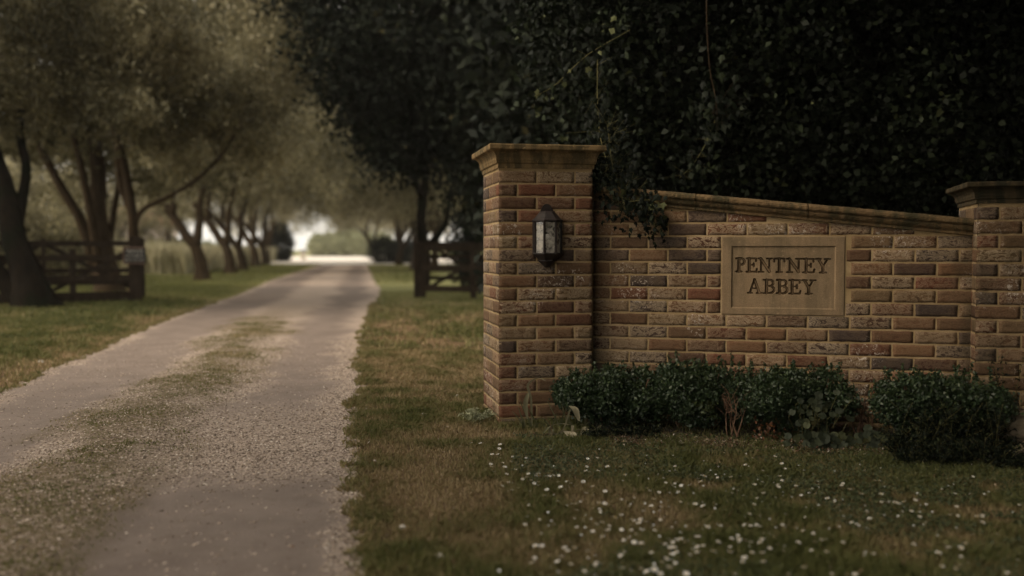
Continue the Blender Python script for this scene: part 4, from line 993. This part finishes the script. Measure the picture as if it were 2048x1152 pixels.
# pale house with red roof in the distance
hs_ = empty('cottage', 'pale rendered cottage with a red tiled roof glimpsed between the trees', 'house', ((280-1024)/FOC*105,105,0), .25)
hw, hd, hz, hr = 7.2, 6.0, 3.6, 5.6
mb = MB(); mb.box((0,0,hz/2), (hw,hd,hz)); mb.add([(-hw/2,-hd/2,hz),(-hw/2,hd/2,hz),(-hw/2,0,hr-.1)], [(0,1,2)]); mb.add([(hw/2,-hd/2,hz),(hw/2,hd/2,hz),(hw/2,0,hr-.1)], [(2,1,0)]); mb.build('wall', M['white_wall'], hs_)
mb = MB()
for s_ in (-1,1):
    mb.add([(-hw/2-.3,s_*(hd/2+.3),hz-.2),(hw/2+.3,s_*(hd/2+.3),hz-.2),(hw/2+.3,0,hr),(-hw/2-.3,0,hr),(-hw/2-.3,s_*(hd/2+.3),hz-.05),(hw/2+.3,s_*(hd/2+.3),hz-.05),(hw/2+.3,0,hr+.15),(-hw/2-.3,0,hr+.15)], [(0,1,2,3),(7,6,5,4),(0,4,5,1),(1,5,6,2),(3,2,6,7),(0,3,7,4)])
rf = mb.build('roof', M['roof'], hs_); mb = MB(); mb.box((2.5,0,hr+.3), (.7,.6,1.2)); mb.build('chimney', M['roof'], rf)
for x_ in (-2.8,-.2,2.6):
    mb = MB(); mb.box((x_,-hd/2-.02,1.6), (1.1,.06,1.1)); wf = mb.build('window', M['frame_white'], hs_)
    mb = MB(); mb.box((x_,-hd/2-.055,1.6), (.9,.02,.9)); mb.build('pane', M['window'], wf)
# pale urn on a pedestal at the court edge
pu = empty('garden_urn', 'small pale urn on a pedestal at the bright end of the drive', 'urn', ground(607,521))
mb = MB(); mb.tube([(0,0,-.02),(0,0,.08),(0,0,.09),(0,0,.42),(0,0,.44),(0,0,.5)], [.32,.32,.24,.24,.30,.30], 4); mb.build('pedestal', M['pale_stone'], pu)
mb = MB(); mb.tube([(0,0,.5),(0,0,.54),(0,0,.62),(0,0,.78),(0,0,.84)], [.14,.10,.22,.30,.34], 14); mb.build('bowl', M['pale_stone'], pu, smooth=True)
crown('planting', pu, M['dark_leaf'], [(0,0,.9,.28,.28,.12)], 40, 12, .04, .07, .04, 60)

# ================================================================== BORDER PLANTING AT THE WALL
shr = [((1130,1312),730,5.60,'leafy box shrub nearest the left pier, growing against the wall',61),((1308,1482),716,5.50,'second box shrub from the left pier, with a bright lower sprig',62),
       ((1480,1690),726,5.36,'wide box shrub growing below the name plaque',63),((1760,1985),738,5.06,'broad box shrub beside the right pier',64)]
for (x0, x1), yt, Ys, lb, sdv in shr:
    pL = at(x0, 800, Ys); pR = at(x1, 800, Ys); zt_ = at(x0, yt+6, Ys).z; cx = (pL.x+pR.x)/2; rx = (pR.x-pL.x)/2*(1.06 if sdv < 63 else 1.0)
    r_ = random.Random(sdv); bl = [(cx,Ys,zt_*.48,rx*.80,.20,zt_*.44)]
    for k in range(11):
        xx = cx + (k/10-.5)*2*rx*.84; bl.append((xx, Ys+r_.uniform(-.12,.06), zt_*r_.uniform(.42,.72), rx*r_.uniform(.22,.34), .17, zt_*r_.uniform(.22,.32)))
    root = empty('box_shrub', lb, 'shrub', (cx,Ys,0), 0, 'box shrubs along the wall')
    bb = [(x-cx, y-Ys, z, a1, a2, a3) for x,y,z,a1,a2,a3 in bl]
    P_, tc = crown_points(bb, 1700, 15, .016, sdv, .66); P_ = P_[(P_[:,2] > .03)]
    # upright sprigs sticking out of the top
    for k in range(28):
        sx = r_.uniform(-rx*.9, rx*.9); h0 = zt_*r_.uniform(.80,.93); hh = r_.uniform(.015,.085); qq = np.linspace(0,1,int(10+hh*160))
        P_ = np.concatenate([P_, np.stack([sx+qq*0+rng.normal(size=len(qq))*.006, r_.uniform(-.1,.05)+rng.normal(size=len(qq))*.006, h0+hh*qq], 1)])
    n_ = len(P_); s_ = .7+.6*rng.random(n_); V_, F_ = leaf_quads(P_, .021*s_, .012*s_, -.5, .5)
    tt = np.clip(.55*rng.random(n_)+.40*np.clip(P_[:,2]/zt_,0,1)*rng.random(n_)+.1, 0, .93)
    if sdv == 62: q = (np.abs(P_[:,0]-.0) < .07) & (P_[:,2] < .20) & (P_[:,2] > .10) & (P_[:,1] < -.05); tt[q] = np.clip(tt[q]+.35, 0, 1)
    link('foliage', npmesh('foliage', V_, F_, tint=np.repeat(tt,4)), M['box_leaf'], root)
    mb = MB()
    for k in range(22):
        sx = r_.uniform(-rx*.85, rx*.85); limb(mb, [(sx*.4,0,-.02),(sx*.8,r_.uniform(-.12,.1),zt_*.4),(sx,r_.uniform(-.15,.1),zt_*.85)], .006, .002, 5)
    mb.build('stem', M['twig'], root)
# bare twiggy shrubs in the gaps
def twigs(name, label, px0, px1, y_top, Ys, n_, seed, mat='twig', ybase=880):
    r_ = random.Random(seed); x0, x1 = at(px0,800,Ys).x, at(px1,800,Ys).x; zt_ = at(px0,y_top,Ys).z; cx = (x0+x1)/2
    root = empty(name, label, 'twigs', (cx,Ys,0)); mb = MB()
    for k in range(n_):
        e_ = r_.uniform(x0-cx, x1-cx); z_ = zt_*r_.uniform(.6,1.0); b_ = r_.uniform(-.04,.04)
        pts = [(b_,r_.uniform(-.04,.04),-.02),(b_+e_*.35,r_.uniform(-.06,.06),z_*.35),(b_*.5+e_*.7,r_.uniform(-.08,.06),z_*.7),(e_,r_.uniform(-.08,.06),z_)]
        limb(mb, pts, .0045, .0015, 5)
        for q in range(3):
            s0 = spline(pts,6)[8+q*3]; limb(mb, [s0, s0+np.array([r_.uniform(-.04,.04),r_.uniform(-.03,.03),r_.uniform(.02,.06)]), s0+np.array([r_.uniform(-.07,.07),r_.uniform(-.04,.04),r_.uniform(.05,.10)])], .0022, .001, 4)
    mb.build('stem', M[mat], root); return root
twigs('bare_shrub', 'bare woody stems between the second and third box shrubs', 1440, 1510, 775, 5.22, 7, 71)
twigs('bare_shrub', 'bare reddish stems in the gap between the last two box shrubs', 1685, 1762, 775, 5.30, 9, 72)
# dead orange-brown leaves low in the third shrub
P_ = np.array(at(1535,862,5.12))[None] + rng.normal(size=(70,3))*np.array([.045,.03,.03]); V_, F_ = leaf_quads(P_, .022, .014)
M['rust'] = foliage_mat('rusty_leaf', [(0,(.07,.03,.015)),(1,(.20,.085,.035))], .2)
wsp = empty('withered_sprig', 'withered orange brown sprig low under the wide box shrub', 'sprig', (at(1535,862,5.12).x,5.12,0)); wl = np.array(wsp.location)
link('foliage', npmesh('foliage', V_-wl, F_, tint=np.repeat(rng.random(70),4)), M['rust'], wsp)
mb = MB(); mb.tube([(0,.02,-.02),(.01,.01,.03),(0,0,float(P_[:,2].mean())+.03)], .002, 5); mb.build('stem', M['twig'], wsp)

def disc_leaf(mb, c, nrm, r, lobes=7, cup=.15, seed=0):
    """round scalloped leaf"""
    nrm = Vector(nrm).normalized(); u = nrm.orthogonal().normalized(); v = nrm.cross(u); c = Vector(c)
    k = 20; rim = []
    for i in range(k):
        a_ = 2*math.pi*i/k + seed; rr = r*(1+.07*math.cos(lobes*a_)) * (1 if i else .55)
        rim.append(c + u*(rr*math.cos(a_)) + v*(rr*math.sin(a_)) + nrm*(cup*r*(.6+.4*math.cos(3*a_))))
    mb.add([c]+rim, [(0, 1+i, 1+(i+1)%k) for i in range(k)])
def set_tint(o, v):
    me = o.data; a_ = me.attributes.new('tint','FLOAT','POINT'); arr = np.full(len(me.vertices), v) if not hasattr(v,'__len__') else v
    a_.data.foreach_set('value', np.asarray(arr, np.float32))
# round-leaved mallow plant climbing in front of the third shrub
def mallow(label, spec, n_, seed, rr):
    r_ = random.Random(seed); root = empty('mallow_plant', label, 'plant', spec[0]); b0 = Vector(spec[0]); mb = MB(); ms = MB()
    tints = []
    for k in range(n_):
        px, py, Ys = spec[1](r_); c_ = at(px, py, Ys); c_.z = max(c_.z, .02); c_ -= b0
        nv = Vector((r_.uniform(-.5,.5), -1.0, r_.uniform(.2,1.3)))
        r0 = r_.uniform(*rr); n0 = len(mb.v); disc_leaf(mb, c_, nv, r0, 7, .12, r_.random()*6); tints += [r_.random()**1.5]*(len(mb.v)-n0)
        ms.tube([c_, c_+Vector((r_.uniform(-.02,.02), .03, -.03)), Vector((c_.x*.8, c_.y+.06, max(-b0.z, c_.z-.10)))], .0014, 4)
    o1 = mb.build('foliage', M['mallow'], root); set_tint(o1, tints); ms.build('stem', M['stem'], root); return root
mallow('round leaved mallow plant clambering up the wide box shrub', ((at(1640,890,4.98).x,4.98,0), lambda r_: (1640+r_.gauss(0,34), r_.uniform(785,888), r_.uniform(4.90,5.06))), 46, 81, (.014,.024))
mallow('low patch of round mallow leaves spreading on the bed edge', ((at(1690,905,4.95).x,4.92,0), lambda r_: (r_.uniform(1590,1790), r_.uniform(868,912), r_.uniform(4.86,4.98))), 80, 82, (.014,.026))
# cleavers / tall weeds before the last shrub
def weeds(name, label, px0, px1, yb, yt, Ys, n_, seed):
    r_ = random.Random(seed); c0 = at((px0+px1)/2, 900, Ys); root = empty(name, label, 'weeds', (c0.x,Ys,0)); mb = MB(); P_ = []
    for k in range(n_):
        px = r_.uniform(px0,px1); y_ = Ys + r_.uniform(-.16,.12); x_ = at(px,900,y_).x - c0.x; h_ = at(px, r_.uniform(yt,yb), y_).z
        h_ = max(.05, h_); l1, l2 = r_.uniform(-.20,.20)*min(1,h_*6), r_.uniform(-.09,.05)*min(1,h_*6)
        pts = [(x_,y_-Ys,-.01),(x_+l1*.4,y_-Ys+l2*.4,h_*.6),(x_+l1,y_-Ys+l2,h_)]; mb.tube(spline(pts,4), .0014, 4)
        for q in spline(pts,5)[2:]:
            for j in range(5): P_.append(q+np.array([r_.gauss(0,.012),r_.gauss(0,.012),r_.gauss(0,.004)]))
    mb.build('stem', M['stem'], root); P_ = np.array(P_); P_[:,2] = np.maximum(P_[:,2], .008); V_, F_ = leaf_quads(P_, .026, .007, 0, .4)
    link('foliage', npmesh('foliage', V_, F_, tint=np.repeat(rng.random(len(P_)),4)), M['ivy_leaf'], root)
weeds('tall_weeds', 'tangle of thin stemmed weeds in front of the last box shrub', 1790, 2000, 900, 800, 4.86, 130, 91)
weeds('tall_weeds', 'low sprawling weeds creeping from under the last shrub onto the lawn', 1800, 2010, 925, 870, 4.66, 110, 96)
weeds('tall_weeds', 'small weed tufts under the first box shrub beside the pier', 1150, 1330, 880, 835, 5.28, 36, 92)
weeds('tall_weeds', 'dark weeds growing round the rocks at the right edge', 1985, 2050, 965, 905, 4.60, 26, 93)
weeds('tall_weeds', 'weed tuft at the left foot of the pier', 935, 975, 850, 812, 5.85, 14, 94)
for o_ in list(S.objects):
    if o_.parent and o_.parent.get('label') == 'weed tuft at the left foot of the pier' and o_.name.startswith('foliage'): o_.data.materials[0] = M['hedge_leaf']
weeds('tall_weeds', 'slender weed climbing the face of the right pier', 2000, 2030, 800, 700, 5.15, 6, 95)

# wilted bulb plant at the foot of the left pier
wp = empty('wilted_bulb_plant', 'wilted bulb plant with long folded strap leaves at the pier foot', 'plant', (at(1120,870,5.35).x,5.35,0)); wb = Vector(wp.location)
def strap(pts, w0, tint, nm='leaf', twist=.0):
    P_ = spline(pts, 6); n_ = len(P_); V_ = []; F_ = []; side = Vector((1,.25,0)).normalized()
    for i_, p_ in enumerate(P_):
        w_ = 1.25*w0*(math.sin(math.pi*min(1,(i_+1.2)/(n_+.8)))**.6); s_ = Vector((math.cos(twist*i_), .25, math.sin(twist*i_))).normalized()
        p_ = Vector(p_)-wb; V_ += [p_-s_*w_/2, p_+Vector((0,.25*w_,0)), p_+s_*w_/2]
    for i_ in range(n_-1): b_ = i_*3; F_ += [(b_,b_+1,b_+4,b_+3),(b_+1,b_+2,b_+5,b_+4)]
    mb = MB(); mb.add(V_, F_); o_ = mb.build(nm, M['wilted'], wp, smooth=True); set_tint(o_, tint); return o_
A_ = lambda px, py, Y_=5.4: at(px, py, Y_)
strap([A_(1064,868,5.5),A_(1062,800,5.5),A_(1056,770,5.48),A_(1075,756,5.45),A_(1092,762,5.42)], .013, .55)
strap([A_(1056,786,5.44),A_(1052,800,5.42),A_(1051,815,5.42),A_(1055,838,5.42)], .022, .45)
strap([A_(1112,888,5.36),A_(1130,850,5.38),A_(1140,820,5.36),A_(1148,812,5.33),A_(1150,818,5.30)], .008, .6)
strap([A_(1140,812,5.34),A_(1150,818,5.3),A_(1158,842,5.3)], .030, .65)
strap([A_(1130,862,5.30),A_(1140,866,5.24),A_(1146,876,5.2),A_(1152,882,5.16)], .044, .95, twist=.03)
strap([A_(1150,862,5.30),A_(1168,858,5.26),A_(1188,862,5.24),A_(1202,850,5.22)], .030, .55)
strap([A_(1100,852,5.34),A_(1120,847,5.3),A_(1142,850,5.26)], .012, .6)
strap([A_(1113,882,5.3),A_(1120,866,5.28),A_(1128,858,5.26)], .016, .7)
r_ = random.Random(77)
for k in range(9):
    x_ = r_.uniform(1085,1200); y_ = r_.uniform(866,882); dx_ = r_.uniform(-34,34)
    strap([A_(x_,y_,5.3),A_(x_+dx_*.4,y_-r_.uniform(6,20),5.27),A_(x_+dx_,y_-r_.uniform(-4,8),5.24)], r_.uniform(.010,.028), r_.uniform(.2,.8), twist=r_.uniform(-.04,.04))
for k in range(22):
    x_ = r_.uniform(1030,1180); strap([A_(x_,868,5.5),A_(x_+r_.uniform(-8,8),850,5.48),A_(x_+r_.uniform(-22,22),r_.uniform(800,848),5.46)], .008, r_.uniform(.0,.3))
mb = MB()
for q in ([(1075,872),(1100,868),(1113,882)],[(1088,832),(1100,848),(1106,875)],[(1066,866),(1085,874),(1112,880)]): mb.tube(spline([Vector(A_(x_,y_,5.25))-wb for x_, y_ in q], 5), .0022, 5)
mb.build('stem', M['twig'], wp)

# bed: leaf litter, bark and chalk flecks along the wall foot
n_ = 13000; x = .5+2.2*rng.random(n_); off = rng.normal(size=n_)*.075; y = 5.09-(x-.9)*.215+off; ok = (y < wall_y(x)-.03); x, y = x[ok], y[ok]; k = len(x)
V_, F_ = leaf_quads(np.stack([x,y,ground_z(x,y)+.010+.016*rng.random(k)],1), .014*(.4+1.2*rng.random(k)), .007*(.5+rng.random(k)), 0, 1.5)
lt = link('leaf_litter', npmesh('leaf_litter', V_, F_, tint=np.repeat(np.clip(rng.random(k)**1.3 , 0, 1),4)), M['litter']); put(lt, 'l', 'brown leaf litter and pale chips along the foot of the shrubs', 'litter', kind='stuff')
n_ = 2600; x = -2.2+5.4*rng.random(n_); y = 2.8+6*rng.random(n_); ok = (drive_t(x,y) > .9) & (y < wall_y(x)-.1); x, y = x[ok], y[ok]; k = len(x)
V_, F_ = leaf_quads(np.stack([x,y,ground_z(x,y)+.014+.014*rng.random(k)],1), .014*(.4+1.2*rng.random(k)**2), .006*(.5+rng.random(k)), 0, 1.5)
lt = link('leaf_litter', npmesh('leaf_litter', V_, F_, tint=np.repeat(.35+.6*rng.random(k)**1.5,4)), M['litter']); put(lt, 'l', 'sparse dry leaf scraps and petals on the lawn', 'litter', kind='stuff')
# soil sheet under the shrubs
m, n, p, out = material('bed_soil'); co = objco(n); a_ = noise(n, 60, 5, .7, co)
n.links.new(ramp(n, a_, [(.3,(.022,.016,.010)),(.7,(.060,.042,.027))]), p.inputs['Base Color']); p.inputs['Roughness'].default_value = .95; bump(n, p, a_, .8, .02)
xs_ = np.linspace(.42,3.3,90); tsx = np.linspace(0,1,14); Xg, Tg = np.meshgrid(xs_, tsx); f0 = 5.09-(Xg-.9)*.22+.06*(vnoise(Xg,Xg*0,6,3)-.5); Yg = f0+(wall_y(Xg)+.05-f0)*Tg
Zg = ground_z(Xg, Yg)+.004+.02*np.sin(np.pi*Tg)*fbm(Xg,Yg,5,9,3)
i = np.arange(Xg.size).reshape(Xg.shape); Fq = np.stack([i[:-1,:-1].ravel(), i[:-1,1:].ravel(), i[1:,1:].ravel(), i[1:,:-1].ravel()], 1)
bs = link('soil_bed', npmesh('soil_bed', np.stack([Xg.ravel(),Yg.ravel(),Zg.ravel()],1), Fq, smooth=True), m); put(bs, 'b', kind='structure')

# rocks and stones
def rock_mesh(name, r, seed, sub_=3, amp=.22):
    import bmesh
    bm = bmesh.new(); bmesh.ops.create_icosphere(bm, subdivisions=sub_, radius=1); r_ = np.random.default_rng(seed); o = r_.random(3)*50
    from mathutils import noise as mn
    for v in bm.verts:
        q = v.co*1.3 + Vector(o); d_ = mn.fractal(q, 1.0, 2.0, 4); v.co = Vector((v.co.x*r[0], v.co.y*r[1], v.co.z*r[2]))*(1+amp*d_*1.6)
    me = bpy.data.meshes.new(name); bm.to_mesh(me); bm.free(); return me
for (c_, r_, lb, sd_) in (((2.73,4.97,.108),(.34,.15,.105),'large rough rock lying at the foot of the right pier',1),((2.52,4.68,.035),(.15,.12,.075),'smaller rough rock below the large one at the right edge',2)):
    o_ = link('rock', rock_mesh('rock', r_, sd_, 5, .14), M['rock']); o_.location = c_; put(o_, 'r', lb, 'rock')
for i_, (px, py, s_, lb) in enumerate(((1234,880,.020,'white angular stone at the bed edge below the first box shrub'),(848,832,.018,'flat white stone in the dry grass beside the drive'),(914,793,.017,'pale stone in the grass left of the pier'),
      (879,1118,.020,'pale stone in the grass near the bottom of the picture'),(805,1060,.015,'small pale stone on the grass at the drive edge'),(1020,986,.013,'pale pebble among the daisies nearest the drive'),(1482,970,.013,'pale chip of stone in the lawn among the daisies'),
      (82,727,.022,'pale stone on the left verge of the drive'),(528,1034,.012,'small dark stone on the smooth part of the drive'))):
    g_ = ground(px,py); o_ = link('stone', rock_mesh('stone', (s_,s_*.8,s_*.6), 10+i_, 2, .3), M['pale_stone'] if i_ < 8 else M['rock']); o_.location = (g_.x,g_.y,s_*.35+float(ground_z(np.array([g_.x]),np.array([g_.y]))[0])); put(o_, 's', lb, 'stone')

# ================================================================== IVY ON THE WALL TOP AND HANGING TRAILS
def ivy_leaf(mb, c, nrm, r, tip):
    nrm = Vector(nrm).normalized(); t_ = Vector(tip); t_ = (t_-nrm*t_.dot(nrm)).normalized(); s_ = nrm.cross(t_); c = Vector(c)
    sh = [(0,-.55),(.45,-.75),(.62,-.30),(1.0,.05),(.55,.25),(.35,.55),(0,1.25),(-.35,.55),(-.55,.25),(-1.0,.05),(-.62,-.30),(-.45,-.75)]
    rim = [c + s_*(x_*r*.75) + t_*(y_*r) + nrm*(-.18*r*abs(x_)) for x_, y_ in sh]; mb.add([c]+rim, [(0,1+i_,1+(i_+1)%12) for i_ in range(12)])
def ivy_trail(name, label, path, n_, r, spread, seed, stemr=.003, cat='ivy', stemmat='stem', start=0, hi=.0):
    r_ = random.Random(seed); b0 = Vector(path[0]); root = empty(name, label, cat, b0); mb = MB(); P_ = spline([Vector(p_)-b0 for p_ in path], 8)
    mb.tube(P_, stemr, 5); lf = MB(); tints = []
    for k in range(n_):
        q = Vector(P_[int(len(P_)*(start+(1-start)*r_.random()))-1 if start < 1 else -1]); c_ = q + Vector((r_.gauss(0,spread),r_.gauss(0,spread)*.7,r_.gauss(0,spread)))
        n0 = len(lf.v); ivy_leaf(lf, c_, (r_.uniform(-.8,.8),-1,r_.uniform(-.3,.9)), r*r_.uniform(.6,1.25), (r_.uniform(-.8,.8),0,-1)); tints += [min(1, hi + r_.random()**1.5*.9)]*(len(lf.v)-n0)
        if r_.random() < .3: mb.tube([q, c_], .0009, 4)
    o_ = lf.build('foliage', M['ivy_leaf'], root); set_tint(o_, tints); mb.build('stem', M[stemmat], root); return root
ivy_trail('ivy_clump', 'clump of ivy spilling over the wall beside the left pier', [at(1215,250,5.95),at(1225,330,5.93),at(1240,380,5.86),at(1262,410,5.80)], 620, .019, .085, 1)
ivy_trail('ivy_clump', 'leafy ivy tail hanging over the coping onto the bricks', [at(1250,375,5.85),at(1285,405,5.76),at(1305,435,5.74),at(1312,468,5.78)], 190, .018, .036, 2)
ivy_trail('ivy_trail', 'large pale ivy leaves reaching over the coping', [at(1245,405,5.78),at(1300,400,5.74),at(1322,412,5.72)], 10, .034, .035, 3, hi=.45)
ivy_trail('ivy_trail', 'thin woody ivy stem hanging from above with leaves at its end', [at(1413,-40,7.1),at(1414,60,7.1),at(1420,140,7.1),at(1430,190,7.1),at(1436,240,7.1)], 70, .035, .10, 4, .0042, stemmat='bark', start=.82)
ivy_trail('ivy_trail', 'ivy tail curving down towards the coping from the hanging stem', [at(1430,240,7.1),at(1410,290,7.0),at(1385,330,6.9),at(1360,355,6.8)], 80, .026, .05, 5)
ivy_trail('ivy_trail', 'ivy shoot reaching left above the pier cap', [at(1260,60,6.9),at(1175,110,6.8),at(1110,170,6.7),at(1070,192,6.6)], 22, .030, .05, 6, hi=.3)
ivy_trail('ivy_trail', 'ivy tangle hanging just right of the pier cap', [at(1195,120,6.7),at(1195,200,6.6),at(1200,270,6.5),at(1215,330,6.3)], 130, .028, .10, 7)
# paler stray leaves above the wall
for i_, (px, py) in enumerate(((1225,370),(1272,398))):
    pass

# ================================================================== DAISIES
def daisy_meshes(seed):
    r_ = random.Random(seed); mp = MB(); k = 13
    V_ = []; F_ = []
    for ring_ in range(2):
        for i_ in range(k):
            a_ = 2*math.pi*(i_+.5*ring_)/k; r0, r1 = .0020, .0085*r_.uniform(.9,1.1); wv = .0017; z_ = .0006*ring_+r_.uniform(0,.0015)
            d_ = Vector((math.cos(a_),math.sin(a_),0)); s_ = Vector((-math.sin(a_),math.cos(a_),0))
            mp.add([d_*r0-s_*wv*.5, d_*(r1*.75)-s_*wv+Vector((0,0,z_)), d_*r1+Vector((0,0,z_*1.3)), d_*(r1*.75)+s_*wv+Vector((0,0,z_)), d_*r0+s_*wv*.5], [(0,1,2,3,4)])
    mc = MB(); mc.tube([(0,0,-.001),(0,0,.0014),(0,0,.0026),(0,0,.0030)], [.0026,.0028,.0020,.0006], 10)
    ms = MB(); ms.tube([(0,0,-.040),(.002,0,-.02),(0,0,0)], .0007, 4)
    return mp.mesh('petals'), mc.mesh('centre'), ms.mesh('stem')
dm_ = [daisy_meshes(s_) for s_ in (1,2,3)]
for a1, a2, a3 in dm_:
    a1.materials.append(M['petal']); a2.materials.append(M['daisy_eye']); a3.materials.append(M['stem'])
C5 = "400,108 468,86 527,87 657,95 652,123 992,127 604,160 642,160 661,184 738,175 828,184 1156,201 1232,189 1296,182 595,225 597,240 675,215 687,243 727,206 1219,268 1301,268 1360,240 620,274 701,290 760,259 804,324 830,309 843,288 893,300 908,287 910,300 861,330 881,352 910,340 908,364 983,303 1008,296 1037,342 1054,375 1100,335 1121,349 1203,340 1267,370 1346,404 672,368 712,342 777,380 740,394 1805,238 1955,320 1744,346 1804,351 1846,366 1903,363 1971,338 1621,381 1827,406 2000,303 1664,452 1649,498 1597,531 1270,514 1310,521 1160,525 1152,485 1307,480 1381,492 1453,457 1315,540 1536,594 1578,587 1569,610 1614,601 1710,590 1290,618 1327,606 1160,638 1365,656 1454,655 1520,658 1583,655 1549,684 1502,709 1466,724 1328,700 1537,738 1583,744 1265,666 890,762 931,762 983,821 883,842 866,872 1032,864 1062,832 1080,773 1100,793 1144,773 1238,796 1121,882 1209,928 1289,873 1448,826 1460,907 1582,911 1619,930 1670,917 1649,805 1720,867 1748,846 1774,773 1800,771 1812,805 1816,722 1950,767 1951,803 1990,760 2018,636 1767,902 1709,946 1880,944 1990,499 1938,487 820,620 1042,300 1475,293 1567,299 963,393 1222,413 945,430 1127,484 1640,400 1700,410 1345,485 1412,575 1870,736 1840,716 1960,700"
C6 = "78,149 415,174 219,229 458,221 480,254 335,267 36,312 123,308 1000,265 459,331 330,340 279,358 430,360 437,374 551,367 643,388 678,419 859,351 852,364 904,389 1067,330 1097,332 984,419 1111,421 757,450 804,470 1153,477 1201,475 1222,483 1236,486 1259,470 1336,461 1309,533 1364,569 1034,581 338,415 277,488 293,622 317,635 1777,562 1741,567 1778,607 342,678 329,716 316,738 407,701 170,694 128,713 179,718 179,731 257,737 43,735 433,751 379,778 117,768 117,800 467,793 262,804 331,806 566,738 676,735 721,719 859,738 751,800 1324,750 1553,769 213,838 200,867 337,864 604,900 148,946 788,946 888,950 938,950 10,795 1635,774 1485,807 2012,854 2025,816 1510,897 1604,910 1622,886 1681,873 1911,909 1937,936 1635,831 56,628 700,357 1005,803 652,790 1595,415 1510,388 2016,490"
def zone(px, py):
    if px < 1190 and py < 990: return 'small white daisy in the loose drift in front of the left pier'
    if py < 925: return 'small white daisy close to the planting bed under the shrubs'
    if px < 1330: return 'small white daisy near the bottom edge, left side of the daisy patch'
    if px > 1850: return 'small white daisy in the dim lower right corner of the lawn'
    if py > 1060: return 'small white daisy in the dense patch along the bottom of the lawn'
    return 'small white daisy scattered over the middle of the lawn'
pts = [(800+float(q.split(',')[0])/3.282, 860+float(q.split(',')[1])/3.282) for q in C5.split()] + [(1424+float(q.split(',')[0])/3.282, 860+float(q.split(',')[1])/3.282) for q in C6.split()]
r_ = random.Random(5)
while len(pts) < 290:
    q = (r_.gauss(1450,230), r_.gauss(1030,75))
    if 1000 < q[0] < 1990 and 900 < q[1] < 1150: pts.append(q)
for i_, (px, py) in enumerate(pts):
    hz = .030+.010*r_.random(); g0 = ground(px, py); sc_ = r_.uniform(.72,1.22) if i_ < 215 else r_.uniform(.5,.95)
    d_ = (g0 - co.location).normalized() if False else None
    ray = g0-Vector((0,0,H)); t__ = (H-hz)/H; c_ = Vector((0,0,H))+ray*t__
    dd = empty('daisy', zone(px,py), 'daisy', c_, r_.random()*6.28, 'white daisies in the lawn'); dd.rotation_euler = (r_.uniform(-.35,.35)+.15, r_.uniform(-.3,.3), r_.random()*6.28); dd.scale = (sc_,)*3
    for me in dm_[i_%3]: link(me.name.split('.')[0], me, None, dd)

mp = MB(); r_ = random.Random(9)
for i_ in range(330):
    px, py = r_.gauss(1500,270), r_.gauss(1010,85)
    if not (960 < px < 2040 and 895 < py < 1150): continue
    g0 = ground(px, py); c_ = Vector((0,0,H)) + (g0-Vector((0,0,H)))*((H-.026)/H); R_ = r_.uniform(.0022,.0050); tl = r_.uniform(-.5,.5)
    mp.add([c_]+[c_+Vector((math.cos(k*.785)*R_, math.sin(k*.785)*R_, math.sin(k*.785)*R_*tl-.001)) for k in range(8)], [(0,1+k,1+(k+1)%8) for k in range(8)])
o_ = mp.build('daisy_buds', M['petal']); put(o_, 'd', 'countless tiny half closed daisies between the open ones', 'daisies', kind='stuff')
# ================================================================== air
hz_ = MB(); hz_.box((-5,70,17), (150,190,36.5)); m = bpy.data.materials.new('haze'); m.use_nodes = True; nn = m.node_tree; nn.nodes.clear()
oo = nn.nodes.new('ShaderNodeOutputMaterial'); pv = nn.nodes.new('ShaderNodeVolumePrincipled'); pv.inputs['Color'].default_value = (.98,.94,.87,1); pv.inputs['Density'].default_value = .0005; pv.inputs['Anisotropy'].default_value = .2
nn.links.new(pv.outputs[0], oo.inputs['Volume']); HAZE = hz_.build('haze', m); put(HAZE, 'h', 'thin pale haze hanging in the avenue', 'haze', kind='stuff')
